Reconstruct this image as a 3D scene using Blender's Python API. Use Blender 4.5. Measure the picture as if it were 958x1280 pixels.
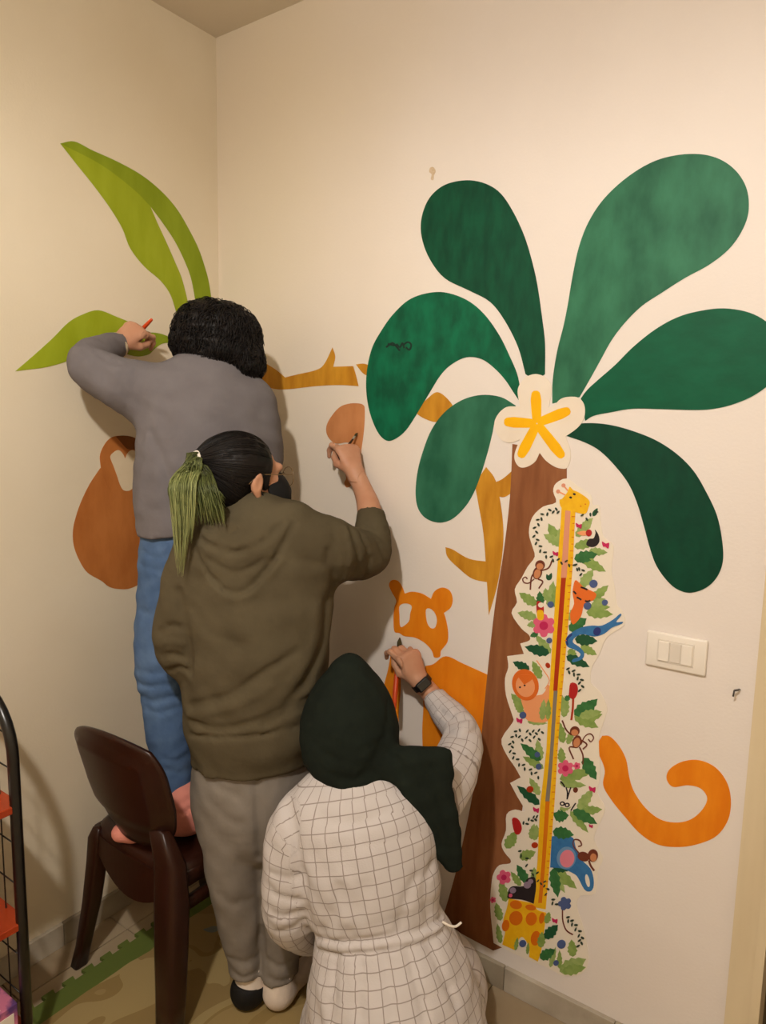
import bpy, bmesh, math, random
import numpy as np
from mathutils import Vector, Matrix
from mathutils.geometry import tessellate_polygon

random.seed(7)
SC = bpy.context.scene
COL = SC.collection
for o in list(bpy.data.objects):
    bpy.data.objects.remove(o, do_unlink=True)

# ------------------------------------------------------------------ camera
IMG_W, IMG_H = 958, 1280
FPX = 880.66
YAW, PITCH, ROLL = np.radians([35.131, 7.567, 1.116])
CAM = np.array([1.8367, -1.6430, 1.55])
CF = np.array([-math.sin(YAW) * math.cos(PITCH), math.cos(YAW) * math.cos(PITCH), -math.sin(PITCH)])
_r = np.array([math.cos(YAW), math.sin(YAW), 0.0])
_u = np.cross(_r, CF)
CR = _r * math.cos(ROLL) + _u * math.sin(ROLL)
CU = -_r * math.sin(ROLL) + _u * math.cos(ROLL)

cam_data = bpy.data.cameras.new('camera')
cam_data.sensor_fit = 'VERTICAL'
cam_data.sensor_height = 36.0
cam_data.lens = FPX * 36.0 / IMG_H
cam_data.clip_start = 0.02
cam = bpy.data.objects.new('camera', cam_data)
COL.objects.link(cam)
cam.matrix_world = Matrix(((CR[0], CU[0], -CF[0], CAM[0]), (CR[1], CU[1], -CF[1], CAM[1]),
                           (CR[2], CU[2], -CF[2], CAM[2]), (0, 0, 0, 1)))
SC.camera = cam

# ------------------------------------------------------------------ light
SC.view_settings.view_transform = 'Standard'
SC.view_settings.look = 'None'
SC.view_settings.gamma = 1.0
SC.view_settings.use_curve_mapping = False
SC.view_settings.exposure = 0.0

world = bpy.data.worlds.new('world')
SC.world = world
world.use_nodes = True
world.node_tree.nodes['Background'].inputs[0].default_value = (1.0, 0.8, 0.6, 1)
world.node_tree.nodes['Background'].inputs[1].default_value = 0.03

# one ceiling lamp: an opal bulb that throws most of its light downwards
LAMP_POS = (1.44, -1.92, 2.60)
for nm, kind, en in (('lamp_downlight', 'SPOT', 74.0), ('lamp_glow', 'POINT', 37.0)):
    ld = bpy.data.lights.new(nm, kind)
    ld.energy = en
    ld.color = (1.0, 0.945, 0.885)
    ld.shadow_soft_size = 0.045
    if kind == 'SPOT':
        ld.spot_size = math.pi; ld.spot_blend = 0.35
    lo = bpy.data.objects.new(nm, ld)
    lo.location = LAMP_POS
    COL.objects.link(lo)

# ------------------------------------------------------------------ pixel helpers
def ray(x, y):
    return CF + CR * (x - 479.0) / FPX + CU * (640.0 - y) / FPX
def Q(x, y, d):                      # a point at depth d (metres) along a pixel's ray
    return CAM + ray(x, y) * d
def on_x(x, y, X=0.0):
    r = ray(x, y); return CAM + r * (X - CAM[0]) / r[0]
def on_y(x, y, Y=0.0):
    r = ray(x, y); return CAM + r * (Y - CAM[1]) / r[1]
def on_z(x, y, Z=0.0):
    r = ray(x, y); return CAM + r * (Z - CAM[2]) / r[2]
def unit(v):
    v = np.asarray(v, float); return v / np.linalg.norm(v)
CRH = unit([CR[0], CR[1], 0])
CFH = unit([CF[0], CF[1], 0])
UP = np.array([0, 0, 1.0])

# ------------------------------------------------------------------ materials
def lin(c):
    return tuple(((v / 255) / 12.92 if v <= 10.3 else ((v / 255 + 0.055) / 1.055) ** 2.4) for v in c)

def M(name, col, col2=None, rough=0.8, scale=6.0, stretch=(1, 1, 1), detail=4.0, bump=0.0, bscale=120.0,
      bstretch=(1, 1, 1), bdetail=3.0, spec=0.3, contrast=(0.35, 0.65), sheen=0.0, coat=0.0):
    m = bpy.data.materials.new(name)
    m.use_nodes = True
    nt = m.node_tree
    b = nt.nodes['Principled BSDF']
    b.inputs['Roughness'].default_value = rough
    b.inputs['Specular IOR Level'].default_value = spec
    if sheen: b.inputs['Sheen Weight'].default_value = sheen
    if coat:
        b.inputs['Coat Weight'].default_value = coat
        b.inputs['Coat Roughness'].default_value = 0.15
    c1 = lin(col) + (1,)
    b.inputs['Base Color'].default_value = c1
    tc = nt.nodes.new('ShaderNodeTexCoord')
    if col2 is not None:
        mp = nt.nodes.new('ShaderNodeMapping'); mp.inputs['Scale'].default_value = stretch
        nz = nt.nodes.new('ShaderNodeTexNoise'); nz.inputs['Scale'].default_value = scale
        nz.inputs['Detail'].default_value = detail
        rp = nt.nodes.new('ShaderNodeValToRGB')
        rp.color_ramp.elements[0].position = contrast[0]; rp.color_ramp.elements[0].color = c1
        rp.color_ramp.elements[1].position = contrast[1]; rp.color_ramp.elements[1].color = lin(col2) + (1,)
        nt.links.new(tc.outputs['Object'], mp.inputs[0]); nt.links.new(mp.outputs[0], nz.inputs['Vector'])
        nt.links.new(nz.outputs['Fac'], rp.inputs[0]); nt.links.new(rp.outputs[0], b.inputs['Base Color'])
    if bump:
        mp2 = nt.nodes.new('ShaderNodeMapping'); mp2.inputs['Scale'].default_value = bstretch
        n2 = nt.nodes.new('ShaderNodeTexNoise'); n2.inputs['Scale'].default_value = bscale
        n2.inputs['Detail'].default_value = bdetail
        bp = nt.nodes.new('ShaderNodeBump'); bp.inputs['Strength'].default_value = bump
        bp.inputs['Distance'].default_value = 0.004
        nt.links.new(tc.outputs['Object'], mp2.inputs[0]); nt.links.new(mp2.outputs[0], n2.inputs['Vector'])
        nt.links.new(n2.outputs['Fac'], bp.inputs['Height']); nt.links.new(bp.outputs[0], b.inputs['Normal'])
    return m

# ------------------------------------------------------------------ objects
def base_of(o):
    while o.parent is not None: o = o.parent
    return np.array(o.location)
def tag(o, label=None, cat=None, group=None, kind=None):
    if label: o['label'] = label
    if cat: o['category'] = cat
    if group: o['group'] = group
    if kind: o['kind'] = kind
    return o
def thing(name, label, cat, loc, group=None, kind=None):
    o = bpy.data.objects.new(name, None)
    o.location = loc; o.empty_display_size = 0.05
    COL.objects.link(o)
    return tag(o, label, cat, group, kind)
def mk(name, verts, faces, mat, parent=None, smooth=False, attrs=None):
    V = np.asarray(verts, float)
    if parent is not None: V = V - base_of(parent)
    me = bpy.data.meshes.new(name)
    me.from_pydata(V.tolist(), [], [tuple(int(i) for i in f) for f in faces])
    if smooth:
        me.polygons.foreach_set('use_smooth', np.ones(len(me.polygons), dtype=bool))
    if attrs:
        for k, a in attrs.items():
            a = np.asarray(a, float)
            at = me.attributes.new(k, 'FLOAT' if a.ndim == 1 else 'FLOAT_VECTOR', 'POINT')
            at.data.foreach_set('value' if a.ndim == 1 else 'vector', a.ravel())
    me.update()
    if mat is not None: me.materials.append(mat)
    o = bpy.data.objects.new(name, me)
    COL.objects.link(o)
    if parent is not None: o.parent = parent
    return o
def mk_quads(name, V, Fq, mat, parent=None, attrs=None):
    """fast path for big quad meshes"""
    V = np.asarray(V, float)
    if parent is not None: V = V - base_of(parent)
    me = bpy.data.meshes.new(name)
    n = len(Fq)
    me.vertices.add(len(V)); me.vertices.foreach_set('co', V.astype(np.float32).ravel())
    me.loops.add(4 * n); me.loops.foreach_set('vertex_index', np.asarray(Fq, np.int32).ravel())
    me.polygons.add(n); me.polygons.foreach_set('loop_start', np.arange(0, 4 * n, 4, dtype=np.int32))
    me.update(calc_edges=True)
    me.polygons.foreach_set('use_smooth', np.ones(n, dtype=bool))
    if attrs:
        for k, a in attrs.items():
            a = np.asarray(a, float)
            at = me.attributes.new(k, 'FLOAT' if a.ndim == 1 else 'FLOAT_VECTOR', 'POINT')
            at.data.foreach_set('value' if a.ndim == 1 else 'vector', a.ravel())
    me.materials.append(mat)
    o = bpy.data.objects.new(name, me)
    COL.objects.link(o)
    if parent is not None: o.parent = parent
    return o
def from_bm(name, bm, mat, parent=None, smooth=False):
    if parent is not None:
        bmesh.ops.translate(bm, vec=Vector(-base_of(parent)), verts=bm.verts)
    me = bpy.data.meshes.new(name)
    bm.normal_update(); bm.to_mesh(me); bm.free()
    if smooth: me.polygons.foreach_set('use_smooth', np.ones(len(me.polygons), dtype=bool))
    if mat is not None: me.materials.append(mat)
    o = bpy.data.objects.new(name, me)
    COL.objects.link(o)
    if parent is not None: o.parent = parent
    return o
def box_bm(lo_, hi_, bevel=0.0, seg=1):
    bm = bmesh.new()
    lo_, hi_ = np.array(lo_, float), np.array(hi_, float)
    bmesh.ops.create_cube(bm, size=1.0)
    bmesh.ops.scale(bm, vec=Vector(hi_ - lo_), verts=bm.verts)
    bmesh.ops.translate(bm, vec=Vector((hi_ + lo_) / 2), verts=bm.verts)
    if bevel > 0:
        bmesh.ops.bevel(bm, geom=list(bm.edges), offset=bevel, segments=seg, affect='EDGES', profile=0.5)
    return bm
def box(name, lo_, hi_, mat, parent=None, bevel=0.0, seg=1):
    return from_bm(name, box_bm(lo_, hi_, bevel, seg), mat, parent)
def crom(P, n=5, closed=False):
    P = [np.asarray(p, float) for p in P]
    out = []
    N = len(P)
    for i in range(N if closed else N - 1):
        p1, p2 = P[i], P[(i + 1) % N]
        p0 = P[i - 1] if (closed or i > 0) else 2 * p1 - p2
        p3 = P[(i + 2) % N] if (closed or i + 2 < N) else 2 * p2 - p1
        for k in range(n):
            t = k / n
            out.append(0.5 * ((2 * p1) + (p2 - p0) * t + (2 * p0 - 5 * p1 + 4 * p2 - p3) * t * t
                              + (3 * p1 - p0 - 3 * p2 + p3) * t ** 3))
    if not closed: out.append(P[-1])
    return np.array(out)
def tube_geo(P, r, sides=8, caps=True):
    P = np.asarray(P, float); n = len(P)
    r = np.broadcast_to(np.asarray(r, float), (n,))
    T = np.gradient(P, axis=0); T /= np.linalg.norm(T, axis=1)[:, None] + 1e-12
    a = np.array([0, 0, 1.0]) if abs(T[0][2]) < 0.9 else np.array([1.0, 0, 0])
    Nn = unit(np.cross(T[0], a))
    V, Fc = [], []
    for i in range(n):
        Nn = Nn - T[i] * (Nn @ T[i]); Nn /= np.linalg.norm(Nn) + 1e-12
        B = np.cross(T[i], Nn)
        for k in range(sides):
            an = 2 * math.pi * k / sides
            V.append(P[i] + r[i] * (math.cos(an) * Nn + math.sin(an) * B))
    for i in range(n - 1):
        for k in range(sides):
            a0 = i * sides + k; a1 = i * sides + (k + 1) % sides
            Fc.append((a0, a1, a1 + sides, a0 + sides))
    if caps:
        Fc.append(tuple(range(sides - 1, -1, -1)))
        Fc.append(tuple((n - 1) * sides + k for k in range(sides)))
    return V, Fc
def tube(name, P, r, mat, parent=None, sides=8):
    V, Fc = tube_geo(P, r, sides)
    return mk(name, V, Fc, mat, parent, smooth=True)
def join_geo(parts):
    V, Fc = [], []
    for v, f in parts:
        o = len(V); V.extend(v); Fc.extend([tuple(i + o for i in ff) for ff in f])
    return V, Fc
def blob_geo(c, rad, R=np.eye(3), nu=12, nv=8):
    V, Fc = [], []
    for j in range(nv + 1):
        th = math.pi * j / nv
        for i in range(nu):
            ph = 2 * math.pi * i / nu
            p = np.array([math.sin(th) * math.cos(ph) * rad[0], math.sin(th) * math.sin(ph) * rad[1], math.cos(th) * rad[2]])
            V.append(np.asarray(c) + np.asarray(R) @ p)
    for j in range(nv):
        for i in range(nu):
            Fc.append((j * nu + i, (j + 1) * nu + i, (j + 1) * nu + (i + 1) % nu, j * nu + (i + 1) % nu))
    return V, Fc

# ------------------------------------------------------------------ flat paint / sticker pieces on a wall
def smooth_outline(pts, n=5):
    """closed spline through pixel points; a third element marks a sharp corner"""
    N = len(pts); out = []
    for i in range(N):
        a, b = pts[i], pts[(i + 1) % N]
        z, c = pts[i - 1], pts[(i + 2) % N]
        p1, p2 = np.array(a[:2], float), np.array(b[:2], float)
        p0, p3 = np.array(z[:2], float), np.array(c[:2], float)
        if len(a) > 2: p0 = 2 * p1 - p2
        if len(b) > 2: p3 = 2 * p2 - p1
        for k in range(n):
            t = k / n
            out.append(0.5 * ((2 * p1) + (p2 - p0) * t + (2 * p0 - 5 * p1 + 4 * p2 - p3) * t * t
                              + (3 * p1 - p0 - 3 * p2 + p3) * t ** 3))
    return out
_SHEET_N = 0
def sheet_geo(px, wall, off, holes=(), back=0.0002):
    def P(q, d):
        if wall == 'R':
            p = on_y(q[0], q[1]); return np.array([p[0], -d, p[2]])
        p = on_x(q[0], q[1]); return np.array([d, p[1], p[2]])
    global _SHEET_N
    _SHEET_N = (_SHEET_N + 1) % 160
    off = off + _SHEET_N * 2.2e-6          # no two sheets share one plane
    loops = [list(px)] + [list(h) for h in holes]
    flat = [q for l in loops for q in l]
    n = len(flat)
    V = [P(q, off) for q in flat] + [P(q, back) for q in flat]
    tl = [[Vector(P(q, off)) for q in l] for l in loops]
    tris = tessellate_polygon(tl)
    nrm = np.array([0, -1.0, 0]) if wall == 'R' else np.array([1.0, 0, 0])
    Fc = []
    for t in tris:
        a, b, c = (V[i] for i in t)
        if np.cross(b - a, c - a) @ nrm < 0: t = (t[0], t[2], t[1])
        Fc.append(tuple(t))
    s = 0
    for l in loops:
        m = len(l)
        for i in range(m):
            a, b = s + i, s + (i + 1) % m
            Fc.append((a, b, b + n, a + n))
        s += m
    return V, Fc
def sheet(name, pts, wall, off, mat, parent=None, holes=(), n=5, smooth=True):
    px = smooth_outline(pts, n) if smooth else pts
    hs = [smooth_outline(h, n) for h in holes]
    V, Fc = sheet_geo(px, wall, off, hs)
    return mk(name, V, Fc, mat, parent)
def crop(ox, oy, s):
    return lambda L: [((q[0] / s + ox, q[1] / s + oy) + tuple(q[2:])) for q in L]
def ell(cx, cy, rx, ry, a=0, n=12):
    c, s = math.cos(math.radians(a)), math.sin(math.radians(a))
    return [(cx + rx * math.cos(2 * math.pi * k / n) * c - ry * math.sin(2 * math.pi * k / n) * s,
             cy + rx * math.cos(2 * math.pi * k / n) * s + ry * math.sin(2 * math.pi * k / n) * c) for k in range(n)]
def stroke(P, w):
    """outline of a brush stroke of (varying) width along pixel points"""
    C = crom([np.array(p, float) for p in P], 4)
    T = np.gradient(C, axis=0); T /= np.linalg.norm(T, axis=1)[:, None] + 1e-9
    Nn = np.stack([-T[:, 1], T[:, 0]], 1)
    w = np.interp(np.linspace(0, 1, len(C)), np.linspace(0, 1, len(w)), w) if np.ndim(w) else np.full(len(C), w)
    L = C + Nn * w[:, None] / 2; Rr = C - Nn * w[:, None] / 2
    return [tuple(p) for p in L] + [tuple(p) for p in Rr[::-1]]
# ================================================================== THE ROOM
CEIL = 2.73
RX, RY = 3.3, -3.5
m_wallL = M('wall_paint_cream', (231, 219, 196), (226, 213, 188), rough=0.75, scale=2.5, bump=0.10, bscale=160, spec=0.25)
m_wallR = M('wall_paint_offwhite', (236, 227, 220), (232, 222, 214), rough=0.75, scale=2.2, bump=0.10, bscale=160, spec=0.25)
def repaint(m):
    # the wall has been repainted a cleaner white around the mural, the older cream shows near the corner
    nt = m.node_tree; b = nt.nodes['Principled BSDF']
    old = b.inputs['Base Color'].links[0].from_socket
    tc = nt.nodes.new('ShaderNodeTexCoord'); sp = nt.nodes.new('ShaderNodeSeparateXYZ'); nt.links.new(tc.outputs['Object'], sp.inputs[0])
    nz = nt.nodes.new('ShaderNodeTexNoise'); nz.inputs['Scale'].default_value = 3.0; nt.links.new(tc.outputs['Object'], nz.inputs['Vector'])
    ad = nt.nodes.new('ShaderNodeMath'); ad.operation = 'MULTIPLY_ADD'; ad.inputs[1].default_value = .35
    nt.links.new(nz.outputs['Fac'], ad.inputs[0]); nt.links.new(sp.outputs['X'], ad.inputs[2])
    mr = nt.nodes.new('ShaderNodeMapRange'); mr.inputs[1].default_value = .45; mr.inputs[2].default_value = 1.15
    nt.links.new(ad.outputs[0], mr.inputs[0])
    mx = nt.nodes.new('ShaderNodeMix'); mx.data_type = 'RGBA'
    nt.links.new(mr.outputs[0], mx.inputs['Factor']); mx.inputs['A'].default_value = lin((231, 218, 198)) + (1,)
    nt.links.new(old, mx.inputs['B']); nt.links.new(mx.outputs['Result'], b.inputs['Base Color'])
repaint(m_wallR)
m_ceil = M('ceiling_paint', (224, 214, 198), (218, 207, 190), rough=0.9, scale=2.0)
m_trim = M('door_casing_paint', (224, 207, 174), (214, 196, 162), rough=0.5, scale=5, stretch=(3, 3, .4), spec=0.4)
m_grout = M('grout', (120, 106, 84), rough=0.95)
m_tile = M('marble_tile', (180, 162, 134), (150, 130, 102), rough=0.3, scale=3.0, detail=8, spec=0.5, contrast=(.3, .7))
m_tile2 = M('marble_tile_pale', (190, 173, 146), (160, 140, 112), rough=0.3, scale=2.4, detail=8, spec=0.5, contrast=(.3, .7))
m_base = M('marble_skirting', (176, 164, 142), (144, 132, 114), rough=0.4, scale=5, detail=8, spec=0.4)
m_base2 = M('marble_skirting_pale', (196, 186, 168), (168, 156, 138), rough=0.4, scale=9, detail=8, spec=0.4)
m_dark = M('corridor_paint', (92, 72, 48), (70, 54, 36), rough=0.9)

T = 0.10
def struct(o): o['kind'] = 'structure'; return o
def boxes(name, L, mat, parent=None):
    bm = bmesh.new()
    for lo_, hi_ in L:
        b = box_bm(lo_, hi_); me = bpy.data.meshes.new('t'); b.to_mesh(me); b.free(); bm.from_mesh(me); bpy.data.meshes.remove(me)
    return from_bm(name, bm, mat, parent)
DX0, DX1, DZ = 1.722, 2.56, 2.08
struct(boxes('wall_right', [((-T, 0, 0), (DX0, T, CEIL)), ((DX0, 0, DZ), (DX1, T, CEIL)), ((DX1, 0, 0), (RX + T, T, CEIL))], m_wallR))
struct(box('wall_left', (-T, RY - T, 0), (0, 0, CEIL), m_wallL))
struct(box('wall_back', (0, RY - T, 0), (RX + T, RY, CEIL), m_wallL))
struct(box('wall_far_side', (RX, RY, 0), (RX + T, 0, CEIL), m_wallL))
struct(box('ceiling', (-T, RY - T, CEIL), (RX + T, T, CEIL + 0.1), m_ceil))
# door opening beyond the casing, with the unlit corridor behind it
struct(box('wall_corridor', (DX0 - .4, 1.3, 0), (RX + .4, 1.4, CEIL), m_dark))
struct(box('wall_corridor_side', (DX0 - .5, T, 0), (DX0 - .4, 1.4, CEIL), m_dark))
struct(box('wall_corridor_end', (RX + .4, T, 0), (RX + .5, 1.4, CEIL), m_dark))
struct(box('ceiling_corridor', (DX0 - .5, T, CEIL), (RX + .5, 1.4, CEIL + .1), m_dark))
trim = struct(boxes('trim_1', [((1.663, -0.014, 0), (1.7115, -.0002, DZ - .0005)), ((1.712, -0.02, 0), (1.730, 0.11, DZ - .0005)),
                               ((1.663, -0.016, DZ), (2.62, -.0002, DZ + .06)), ((2.552, -.02, 0), (2.566, .11, DZ - .0005)),
                               ((2.5665, -.014, 0), (2.62, -.0002, DZ - .0005))], m_trim))

# floor of separate tiles over a grout bed
floor = struct(box('floor', (-T, RY - T, -0.06), (RX + .5, 1.4, -0.004), m_grout))
ts = 0.33; x0, y0 = 0.10 - ts, -0.48 + 2 * ts
bm = box_bm((0.0015, 0.0015, -0.006), (ts - 0.0015, ts - 0.0015, 0.0), 0.0012)
tme = bpy.data.meshes.new('tile'); bm.to_mesh(tme); bm.free()
tme2 = tme.copy(); tme.materials.append(m_tile); tme2.materials.append(m_tile2)
def clipped_tile(ax, ay, bx_, by_, m):
    return from_bm('tile', box_bm((ax, ay, -.006), (bx_, by_, 0), .0012), m, floor)
for i in range(-1, 11):
    for j in range(-8, 5):
        ax = x0 + i * ts; ay = -0.48 + j * ts
        if ax >= RX or ay + ts <= RY or ax + ts <= 0 or ay > 1.2: continue
        if ay >= 0.09 and ax + ts < DX0: continue
        cx0, cx1, cy0, cy1 = max(ax, 0) + .0015, min(ax + ts, RX) - .0015, max(ay, RY) + .0015, ay + ts - .0015
        if cy0 < 0 < cy1 and cx1 < DX0: cy1 = -.001
        if cx1 - cx0 < .02 or cy1 - cy0 < .02: continue
        full = cx1 - cx0 > ts - .004 and cy1 - cy0 > ts - .004
        if full:
            o = bpy.data.objects.new('tile', tme if (i * 7 + j * 3) % 3 else tme2)
            o.location = (ax, ay, 0); COL.objects.link(o); o.parent = floor
        else:
            clipped_tile(cx0, cy0, cx1, cy1, m_tile if (i + j) % 2 else m_tile2)
# skirting in marble pieces
def skirting(name, axis, a, b, step, ph):
    root = struct(box(name, (a, -.009, 0), (b, 0, .066), m_grout) if axis == 'x' else box(name, (0, b, 0), (.009, a, .066), m_grout))
    p = a + ph if axis == 'x' else a - ph
    s = a; k = 0
    while True:
        e = p
        if axis == 'x': e = min(e, b)
        else: e = max(e, b)
        mt = m_base if k % 2 else m_base2
        if axis == 'x': box('skirting_piece', (s + .001, -.013, 0.0), (e - .001, 0, .0703), mt, root, .0012)
        else: box('skirting_piece', (0, e + .001, 0.0), (.013, s - .001, .0703), mt, root, .0012)
        if (axis == 'x' and e >= b) or (axis != 'x' and e <= b): break
        s = e; k += 1; p = p + step if axis == 'x' else p - step
skirting('baseboard_right', 'x', 0.014, 1.662, .30, .21)
skirting('baseboard_left', 'y', 0.0, RY + .02, .33, .3)

# ceiling lamp (above and behind the camera)
m_lampw = M('lamp_enamel', (240, 235, 225), rough=0.4)
lamp = thing('ceiling_lamp', 'small white ceiling lamp holder above the room', 'lamp', (LAMP_POS[0], LAMP_POS[1], CEIL))
V, Fc = tube_geo([(LAMP_POS[0], LAMP_POS[1], CEIL), (LAMP_POS[0], LAMP_POS[1], CEIL - .03)], .05, 20); mk('ceiling_rose', V, Fc, m_lampw, lamp)
V, Fc = tube_geo([(LAMP_POS[0], LAMP_POS[1], CEIL - .025), (LAMP_POS[0], LAMP_POS[1], LAMP_POS[2] + .085)], .012, 8); mk('stem', V, Fc, m_lampw, lamp)
V, Fc = tube_geo([(LAMP_POS[0], LAMP_POS[1], LAMP_POS[2] + .09), (LAMP_POS[0], LAMP_POS[1], LAMP_POS[2] + .05)], .02, 14); mk('socket', V, Fc, m_lampw, lamp)

# ================================================================== MURAL, RIGHT WALL
def paint(name, a, b, streak=(1, 1, 1), sc=14, rough=0.55):
    return M(name, a, b, rough=rough, scale=sc, stretch=streak, detail=5, bump=0.12, bscale=60, spec=0.2)
g_dark = paint('paint_dark_green', (8, 80, 54), (4, 64, 43), (3, 1, 1))
g_mid = paint('paint_emerald', (8, 108, 74), (6, 80, 54), (2.2, 1, 1.2), 11)
g_pale = paint('paint_sage_green', (56, 122, 90), (34, 92, 66), (2, 1, 1), 7)
g_right = paint('paint_viridian', (4, 92, 62), (2, 82, 54), (1, 1, 2))
g_low = paint('paint_deep_green', (4, 68, 47), (2, 58, 40), (2, 1, 1))
g_sage2 = paint('paint_grey_green', (54, 118, 90), (34, 92, 68), (1.5, 1, .8), 9)
p_trunk = paint('paint_trunk_brown', (150, 96, 60), (130, 78, 46), (4, 1, .6), 9)
p_branch = paint('paint_ochre', (210, 150, 44), (186, 124, 30), (3, 1, .7), 10)
p_orange = paint('paint_tiger_orange', (238, 142, 26), (228, 126, 18), (2.5, 1, .8), 10)
p_tan = paint('paint_tan_brown', (206, 140, 90), (190, 124, 76), (2, 1, 1), 9)
p_white = paint('paint_white', (238, 226, 210), (234, 220, 202))
p_yellow = paint('paint_yellow', (250, 190, 8), (244, 178, 6))
p_ink = M('ink_scribble', (14, 44, 34), rough=.6)

c6 = crop(440, 180, 1.849)
palm = thing('painted_palm_tree', 'painted mural palm tree with brown trunk and big rounded green leaves', 'mural', tuple(on_y(600, 1186) * [1, 0, 1]))
# trunk runs on under the growth chart
trunk_px = [(641, 555, 1), (638, 620), (630, 690), (620, 752), (612, 820), (606, 880), (600, 940), (588, 1010), (574, 1075),
            (562, 1120), (552, 1152, 1), (585, 1171), (617, 1188, 1), (640, 1180, 1), (640, 1100), (655, 1000), (668, 900), (680, 800), (690, 720), (700, 650), (709, 606, 1),
            (709, 585, 1), (690, 575), (676, 560, 1)]
sheet('trunk', trunk_px, 'R', .0010, p_trunk, palm)
leafA = [(402, 532, 1), (385, 470), (355, 410), (320, 365), (270, 338), (215, 310), (180, 265), (162, 215), (162, 170), (180, 125), (215, 95),
         (265, 84), (310, 92), (345, 115), (375, 160), (400, 215), (418, 275), (430, 330), (440, 400), (447, 460), (447, 532, 1), (425, 545)]
leafB = [(464, 600, 1), (465, 545), (475, 480), (490, 420), (500, 370), (510, 310), (525, 240), (548, 180), (585, 125), (640, 75), (700, 40),
         (760, 25), (815, 25), (860, 40), (895, 70), (915, 110), (917, 160), (900, 205), (870, 245), (825, 280), (770, 310), (715, 345),
         (670, 375), (630, 415), (600, 455), (575, 500), (550, 545), (527, 585, 1)]
leafC = [(530, 588, 1), (545, 568), (570, 545), (610, 510), (650, 470), (700, 430), (750, 402), (800, 387), (860, 380), (920, 390), (965, 416),
         (992, 455), (992, 505), (972, 548), (935, 578), (895, 597), (850, 610), (800, 615), (720, 613), (650, 612), (600, 620), (560, 628), (540, 640, 1)]
leafD = [(495, 674, 1), (520, 650), (545, 645), (590, 648), (640, 660), (700, 683), (750, 715), (790, 755), (820, 805), (845, 860), (857, 920),
         (858, 965), (845, 1000), (820, 1025), (785, 1037), (755, 1030), (730, 1010), (705, 975), (690, 935), (675, 880), (660, 830), (640, 785),
         (610, 745), (575, 710), (540, 690)]
leafE = [(392, 600, 1), (385, 540), (365, 490), (340, 440), (305, 392), (265, 360), (215, 343), (170, 346), (130, 362), (95, 395), (70, 430),
         (48, 470), (36, 520), (34, 570), (42, 620), (60, 665), (80, 685), (100, 682), (125, 662), (150, 625), (180, 575), (205, 535), (230, 510),
         (265, 493), (300, 497), (330, 518), (355, 545), (375, 575)]
leafF = [(380, 605, 1), (345, 585), (300, 580), (255, 592), (215, 620), (185, 660), (165, 710), (152, 760), (148, 810), (155, 845), (175, 867),
         (205, 875), (235, 865), (265, 835), (285, 800), (300, 760), (315, 710), (325, 670), (332, 640), (350, 625)]
for L, m_, d_, lb in ((leafA, g_dark, .0012, 'dark green upright leaf'), (leafB, g_pale, .0012, 'large sage green streaky leaf'),
                      (leafC, g_right, .0012, 'green leaf cut by the right edge'), (leafD, g_low, .0014, 'darkest green drooping leaf'),
                      (leafE, g_mid, .0014, 'emerald leaf arching to the left'), (leafF, g_sage2, .0012, 'grey green small hanging leaf')):
    o = sheet('palm_leaf', c6(L), 'R', d_, m_, palm); o['label'] = lb
# scribble on the emerald leaf
scr = [[(80, 470), (95, 460), (105, 470), (112, 478)], [(104, 462), (112, 470), (118, 460), (122, 472)], [(118, 466), (130, 458), (138, 464), (134, 476), (126, 470)], [(84, 462), (100, 466)]]
parts = [sheet_geo(stroke(c6(s), 2.2), 'R', .0019) for s in scr]
mk('ink_scribble', *join_geo(parts), p_ink, palm)
# flower
c8f = crop(620, 460, 6.843)
fl = sheet('flower', c8f([(210, 330, 1), (190, 200), (215, 130), (265, 75), (345, 52), (420, 75), (470, 130), (480, 200), (465, 290), (458, 335, 1), (500, 325), (545, 275),
                     (600, 250), (690, 248), (740, 280), (765, 340), (760, 420), (730, 480), (680, 530), (600, 585, 1), (640, 700), (640, 790), (610, 855), (560, 860), (500, 840),
                     (430, 790), (378, 725, 1), (340, 800), (270, 845), (210, 848), (170, 800), (165, 730), (210, 612, 1), (130, 640), (60, 620), (10, 560), (-10, 490), (5, 425), (50, 365), (110, 330)]),
           'R', .0022, p_white, palm)
for a, b in (((355, 470), (345, 195)), ((360, 470), (640, 360)), ((360, 480), (580, 765)), ((355, 480), (210, 765)), ((350, 475), (75, 460))):
    a, b = np.array(a, float), np.array(b, float)
    mid = [a + (b - a) * t for t in (0, .35, .7, .93, 1.0)]
    sheet('stamen', c8f(stroke(mid, [70, 84, 92, 70, 30])), 'R', .0026, p_yellow, fl, smooth=False)

# ochre branches
c5 = crop(320, 400, 2.395)
br = thing('painted_branch', 'ochre yellow painted branches beside the palm trunk', 'mural', tuple(on_y(612, 768) * [1, 0, 1]))
sheet('branch', c5([(690, 440, 1), (718, 480), (735, 560), (742, 640), (736, 720), (722, 800), (698, 884, 1), (692, 780), (682, 640), (665, 540), (660, 490)]), 'R', .0008, p_branch, br)
sheet('branch', c5([(568, 680, 1), (590, 687), (640, 715), (700, 724, 1), (700, 786, 1), (650, 775), (610, 745), (575, 710)]), 'R', .0009, p_branch, br)
sheet('branch', c5([(712, 488, 1), (740, 475), (775, 445, 1), (775, 510, 1), (745, 530), (718, 525, 1)]), 'R', .0008, p_branch, br)
sheet('branch', c5([(545, 216), (578, 240), (590, 268), (555, 300), (525, 303), (480, 275), (515, 235)]), 'R', .0008, p_branch, br)
sheet('branch', c5([(300, 133, 1), (325, 131), (345, 142), (345, 168), (322, 160)]), 'R', .0008, p_branch, br)
br2 = thing('painted_twig', 'ochre painted twig with a pointed fork beside the dark curly hair', 'mural', tuple(on_y(350, 485) * [1, 0, 1]))
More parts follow.
